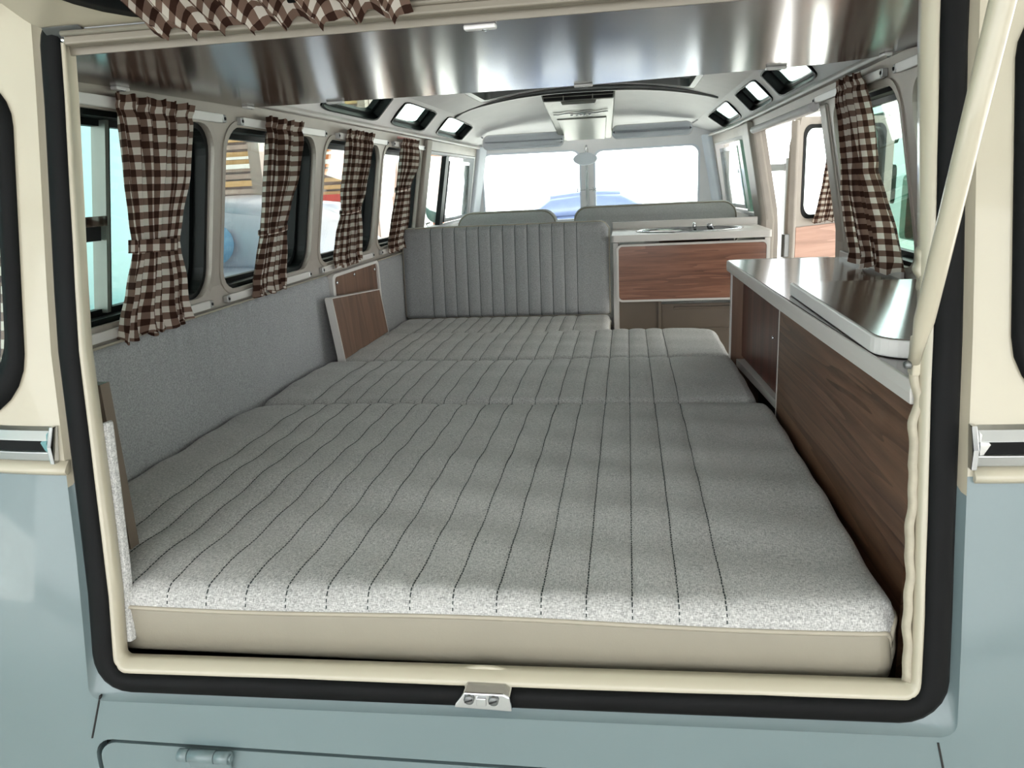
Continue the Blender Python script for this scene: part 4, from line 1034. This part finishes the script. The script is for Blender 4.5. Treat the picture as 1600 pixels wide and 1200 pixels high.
m = MB(); m.quad_prism([fD(a, b, .0005) for a, b in ((.12, .62), (.68, .62), (.68, 1.368), (.12, 1.355))], [fD(a, b, .008) for a, b in ((.12, .62), (.68, .62), (.68, 1.368), (.12, 1.355))]); m.build('wood_lining', 'woodp', t, 'pale pinkish wooden lining of the door')
m = MB(); m.loops([[fD(a, z, d) for (a, d) in ((.085, -.01), (.10, .012), (.115, .012), (.12, -.01))] for z in (.5, 1.40, 1.70, 1.80)], True, False, True); m.build('door_edge', 'inner', t, bevel=.004)
m = MB(); m.obox(fD(.085, 1.28, -.01), DD * .02, DN * .01, (0, 0, .05)); m.build('hinge_arm', 'dsteel', t, bevel=.003)
pD = lambda s, z, d: fD(s, z, .014 + d)
curtain('pale lit gingham curtain on the open loading door', pD, [(1.80, .27, .50), (1.73, .26, .47), (1.62, .25, .45), (1.55, .238, .44), (1.45, .212, .43), (1.372, .190, .42)], n=7, amp=.010, seed=9)
# ================================================================== outside
m = MB(); m.box((-40, -12, -.06), (40, 60, 0)); m.build('ground', 'concrete', None, 'grey concrete yard under the vehicles', 'ground', kind='structure')
# turquoise van on the left
def van(name, x0, x1, y0, y1, z0, z1, mat, label, windows=(), rake=.25):
    t = empty(name, ((x0 + x1) / 2, (y0 + y1) / 2, 0), label, 'van')
    def body(k):   # side profile in y, z
        return [(y0 + .04, z0), (y1 - .02, z0), (y1, z0 + .12), (y1, z0 + .75), (y1 - rake * .45, z1 - .38), (y1 - rake, z1 - .08), (y1 - rake - .12, z1), (y0 + .15, z1), (y0 + .02, z1 - .12), (y0, z0 + .2)]
    m = MB()
    prof = body(0)
    if windows:
        for xs in (x0, x1 - .04):
            plate(m, prof, [rrect(a, b, c, d, .05) for (a, b, c, d) in windows], lambda y, z, d, xs=xs: Vector((xs + d, y, z)), .04, None, False)
        n = len(prof)
        for i in range(n):
            (ya, za), (yb, zb) = prof[i], prof[(i + 1) % n]
            m.add([(x0 + .01, ya, za), (x1 - .01, ya, za), (x1 - .01, yb, zb), (x0 + .01, yb, zb)], [(0, 1, 2, 3)])
    else:
        m.quad_prism([Vector((x0, y, z)) for y, z in prof], [Vector((x1, y, z)) for y, z in prof])
    m.build('body', mat, t, bevel=0 if windows else .05, segs=4)
    for yy in (y0 + .7, y1 - .75):
        for xx in (x0 + .12, x1 - .12):
            m = MB(); m.lathe([(.18, -.09), (.31, -.09), (.34, -.05), (.34, .05), (.31, .09), (.18, .09)], (xx, yy, .34), (1, 0, 0), 28); w = m.build('wheel', 'tyre', t)
            m = MB(); m.lathe([(.01, -.07), (.18, -.075), (.18, .075), (.01, .07)], (xx, yy, .34), (1, 0, 0), 20); m.build('hub', 'whitep', w)
    m = MB(); m.box((x0 + .2, y0 + .2, .34), (x1 - .2, y1 - .2, z0 + .02)); m.build('chassis', 'dark', t)
    return t
t = van('panel_van', -4.35, -2.60, -1.0, 4.02, .38, 2.75, 'turq', 'plain turquoise panel van parked close on the left side', rake=.5)
m = MB()
for k in range(5):
    yy = 3.42 - .018 * (k % 2); zz = 1.25 - .055 * k
    m.tube([(-2.592, yy + .028 * math.cos(a), zz + .018 * math.sin(a)) for a in [-.5 + 4.2 * q / 8. for q in range(9)]], .003, 4)
m.build('script_mark', 'thread', t, 'small dark handwritten squiggle on the van side')
# shop front with roller shutters
t = empty('shop_front', (-6., 8.3, 0), 'shop front with sand and orange slatted shutters far left', 'building')
m = MB(); m.box((-11, 8.25, 0), (-2.75, 8.6, 4.2)); m.build('wall', 'wall', t)
rn = random.Random(11)
for xa, xb in ((-8.2, -6.3), (-6.1, -4.05), (-3.85, -2.85)):
    for k in range(16):
        z = 1.30 + .085 * k
        if z > 2.7: break
        m = MB(); m.box((xa, 8.16, z), (xb, 8.25, z + .045 + .02 * rn.random())); m.build('slat', ('slat1', 'slat2', 'slat3', 'slat1', 'slat3')[rn.randrange(5)], t)
    m = MB(); m.box((xb, 8.12, .0), (xb + .09, 8.25, 3.2)); m.build('post', 'slat3', t)
m = MB(); m.box((-9, 8.02, 1.925), (-2.80, 8.10, 1.975)); m.box((-9, 8.02, 2.03), (-2.80, 8.06, 2.06)); m.build('white_rail', 'whitep', t, 'long white rail across the shutters')
m = MB(); m.box((-3.7, 8.08, 1.50), (-2.95, 8.15, 1.58)); m.build('red_stripe', 'red', t)
m = MB(); m.box((-3.7, 8.08, 1.40), (-2.95, 8.15, 1.47)); m.build('red_stripe', 'red', t)
# cars
def car(name, loc, rot, L, Wd, H, mat, label, glassm='lead'):
    t = empty(name, loc, label, 'car'); R = Matrix.Rotation(rot, 3, 'Z'); o = Vector(loc)
    W3 = lambda x, y, z: o + R @ Vector((x, y, z))
    st = [(-.50, .30, .50, .80), (-.46, .22, .60, .90), (-.30, .20, .68, .97), (-.12, .20, .70, 1.), (.15, .20, .69, 1.), (.33, .20, .66, .97), (.46, .22, .58, .90), (.50, .32, .48, .78)]
    def sect(y, zl, zh, w, n=16):
        out = []
        for k in range(n):
            a = 2 * PI * k / n; cx, cz = math.cos(a), math.sin(a)
            e = .55; out.append(W3(math.copysign(abs(cx) ** e, cx) * w * Wd / 2, y * L, (zl + zh) / 2 * H + math.copysign(abs(cz) ** e, cz) * (zh - zl) / 2 * H))
        return out
    m = MB(); m.loops([sect(*s) for s in st], True, True, True); m.build('body', mat, t)
    gst = [(-.34, .62, .66, .78), (-.22, .62, .95, .72), (-.05, .62, 1.0, .72), (.10, .62, .98, .74), (.27, .62, .68, .84)]
    m = MB(); m.loops([sect(*s) for s in gst], True, True, True); g = m.build('cabin_glass', glassm, t)
    m = MB(); m.loops([sect(y, zh - .10, zh + .010, w * .88) for (y, zl, zh, w) in gst[1:4]], True, True, True); m.build('roof', mat, t)
    for sy in (-.31, .31):
        for sx in (-1, 1):
            m = MB(); c = W3(sx * (Wd / 2 - .10), sy * L, .31); ax = R @ Vector((1, 0, 0)); m.lathe([(.17, -.09), (.28, -.09), (.31, -.05), (.31, .05), (.28, .09), (.17, .09)], c, ax, 24); w = m.build('wheel', 'tyre', t)
            m = MB(); m.lathe([(.01, -.07), (.17, -.08), (.17, .08), (.01, .07)], c, ax, 18); m.build('hub', 'alu', w)
    return t
c = car('parked_car', (-3.15, 5.35, 0), math.radians(78), 3.9, 1.6, 1.60, 'lav', 'pale lavender car seen through the second left window', 'lav')
m = MB(); m.lathe([(.15, 0), (.15, .004), (.0001, .004)], (-2.86, 4.62, 1.27), (0, -1, .1), 24); m.build('window_sticker', 'sticker', c, 'faded blue round sticker')
m = MB(); rn = random.Random(3)
pts = []
bm_ = MB()
N1, N2 = 16, 10
def blob(u, v):
    a = 2 * PI * u; b = PI * v; r = .085 * (1 + .28 * math.sin(3 * a + 2) * math.sin(2 * b) + .2 * math.sin(5 * b + a * 2))
    return Vector((-2.18 + r * math.cos(a) * math.sin(b), 3.05 + r * math.sin(a) * math.sin(b), 1.36 + r * 1.1 * math.cos(b)))
car('distant_car', (-.45, 14.6, 0), math.radians(-80), 4.1, 1.7, 1.42, 'blue', 'blue grey car far ahead beyond the windscreen', 'blue')
# white wall ledge with tissue outside the second window
t = empty('display_bench', (-2.05, 3.25, 0), 'pale bench beside the bus outside the second left window', 'bench')
m = MB(); m.box((-2.50, 2.85, .93), (-1.60, 3.65, .98)); m.build('bench_top', 'whitep', t, bevel=.01)
for (x, y) in ((-2.44, 2.91), (-1.66, 2.91), (-2.44, 3.59), (-1.66, 3.59)):
    m = MB(); m.box((x - .03, y - .03, 0), (x + .03, y + .03, .93)); m.build('leg', 'whitep', t)
m = MB(); m.grid(lambda u, v: blob(u, v) + Vector(((.30), .0, (-.28))), N1, N2); m.build('tissue_wad', 'tissue', None, 'crumpled white tissue on the pale bench outside', 'tissue')
# orange post and pale post outside the left cab window
m = MB(); m.loops([[Vector((-1.99 + dx + .06 * (z / 3.), 8 + dy, z)) for dx, dy in ((-.06, -.06), (.06, -.06), (.06, .06), (-.06, .06))] for z in (0, 3.2)], True, False, True); m.build('gate_post', 'orange', None, 'orange post outside the left cab door window', 'post', bevel=.01)
# exterior mirror on the left door
t = empty('door_mirror', (-.93, 3.7, 1.38), 'round chrome door mirror outside the left cab window', 'mirror')
m = MB(); m.lathe([(.05, .03), (.060, .02), (.066, .004), (.066, -.002), (.061, -.004)], (-.93, 3.7, 1.463), (.12, 1, 0), 28); m.build('mirror_shell', 'chrome', t)
m = MB(); m.lathe([(.0005, -.0045), (.062, -.0045), (.062, -.003), (.0005, -.003)], (-.93, 3.7, 1.463), (.12, 1, 0), 28); m.build('mirror_face', 'mirror', t, 'mirror face with its greenish reflection painted on')
m = MB(); m.tube([(-.93, 3.715, 1.40), (-.945, 3.72, 1.385), (-.99, 3.72, 1.375), (-1.0, 3.72, 1.395), (-.975, 3.72, 1.40)], .006, 8); m.tube([(-.93, 3.715, 1.40), (-.87, 3.74, 1.36), (-.80, 3.76, 1.33)], .006, 8); m.build('mirror_arm', 'dsteel', t)
# vehicle outside the right window
van('grey_green_van', 2.25, 3.95, 4.6, 7.6, .40, 2.16, 'dkgreen', 'grey green van standing outside the right window', windows=((4.95, 5.6, 1.05, 1.52), (5.75, 6.9, 1.30, 1.60), (5.75, 6.9, 1.76, 2.02)), rake=.4)
# beam of the gate outside the loading doorway
t = empty('gate_barrier', (1.9, 6.5, 0), 'grey horizontal barrier outside the open loading doorway', 'barrier')
m = MB(); m.box((1.15, 6.46, 1.595), (1.66, 6.50, 1.655)); m.build('bar', 'barrier', t, bevel=.004)
m = MB(); m.box((1.55, 6.42, 0), (1.66, 6.54, 1.70)); m.build('post', 'barrier', t)
# roofs added to block light: above the bus, at right, before the shop
def added_roof(x0, x1, y0, y1, z, label, n, px=None):
    t = empty('added_shade_roof', ((x0 + x1) / 2, (y0 + y1) / 2, 0), label, 'roof', 'added shade roofs')
    m = MB(); m.box((x0, y0, z), (x1, y1, z + .06)); m.build('roof_sheet', 'whitep', t)
    for k in range(n):
        y = y0 + .1 + (y1 - y0 - .28) * k / (n - 1.)
        m = MB(); m.box((x0, y, z - .10), (x1, y + .08, z)); m.build('beam', 'dsteel', t)
    pm = 'dsteel' if px is None else 'slat3'
    for (x, y) in ((x0 + .06, y0 + .06), (x1 - .06, y0 + .06), (x0 + .06, y1 - .06), (x1 - .06, y1 - .06)):
        if px is not None and x > px: x = px
        m = MB(); m.box((x - .05, y - .05, 0), (x + .05, y + .05, z)); m.build('post', pm, t)
added_roof(-6.4, 4.6, ROOF_Y, 5.4, 3.12, 'pale flat roof on posts added to shade the bus', 4)
added_roof(4.7, 11.0, -5.2, 2.6, 3.12, 'pale roof added right of the bus to shade its side', 3)
added_roof(-12.0, -1.05, 5.5, 9.6, 3.30, 'pale awning roof added in front of the shop to shade the left yard', 2, -2.9)
t = empty('light_block_wall', (0, -5.4, 0), 'plain plastered wall added behind the viewer to cut light from the rear', 'building')  # unseen wall, added to dim the light on the rear body
m = MB(); m.box((-6.5, -5.5, 0), (6.5, -5.3, 3.6)); m.build('wall', 'greywall', t)
m = MB(); m.box((-6.5, -5.3, 0), (6.5, -5.27, .25)); m.build('skirting', 'taupe', t)
# faded label on the wall above the last left curtain, paint chips on the hatch recess
m = MB(); m.loops([[fL(y, z, d) for (z, d) in ((1.790, -.0005), (1.790, -.0015), (1.799, -.0015), (1.799, -.0005))] for y in (2.22, 2.50)], True, False, True)
m.build('faded_label', 'redtape', bpy.data.objects['wall_left'])
for zc, ln in ((1.760, .006), (1.738, .010), (1.706, .018), (1.68, .008)):
    m = MB(); m.loops([[fRear(-(hw(z) - .006) + ocx(z) + dx, z, .0085 + dd) for (dx, dd) in ((-.0010, 0), (.0012, 0.001), (.0004, .004))] for z in (zc - ln / 2, zc, zc + ln / 2)], True, False, True)
    m.build('paint_chip', 'thread', wr)
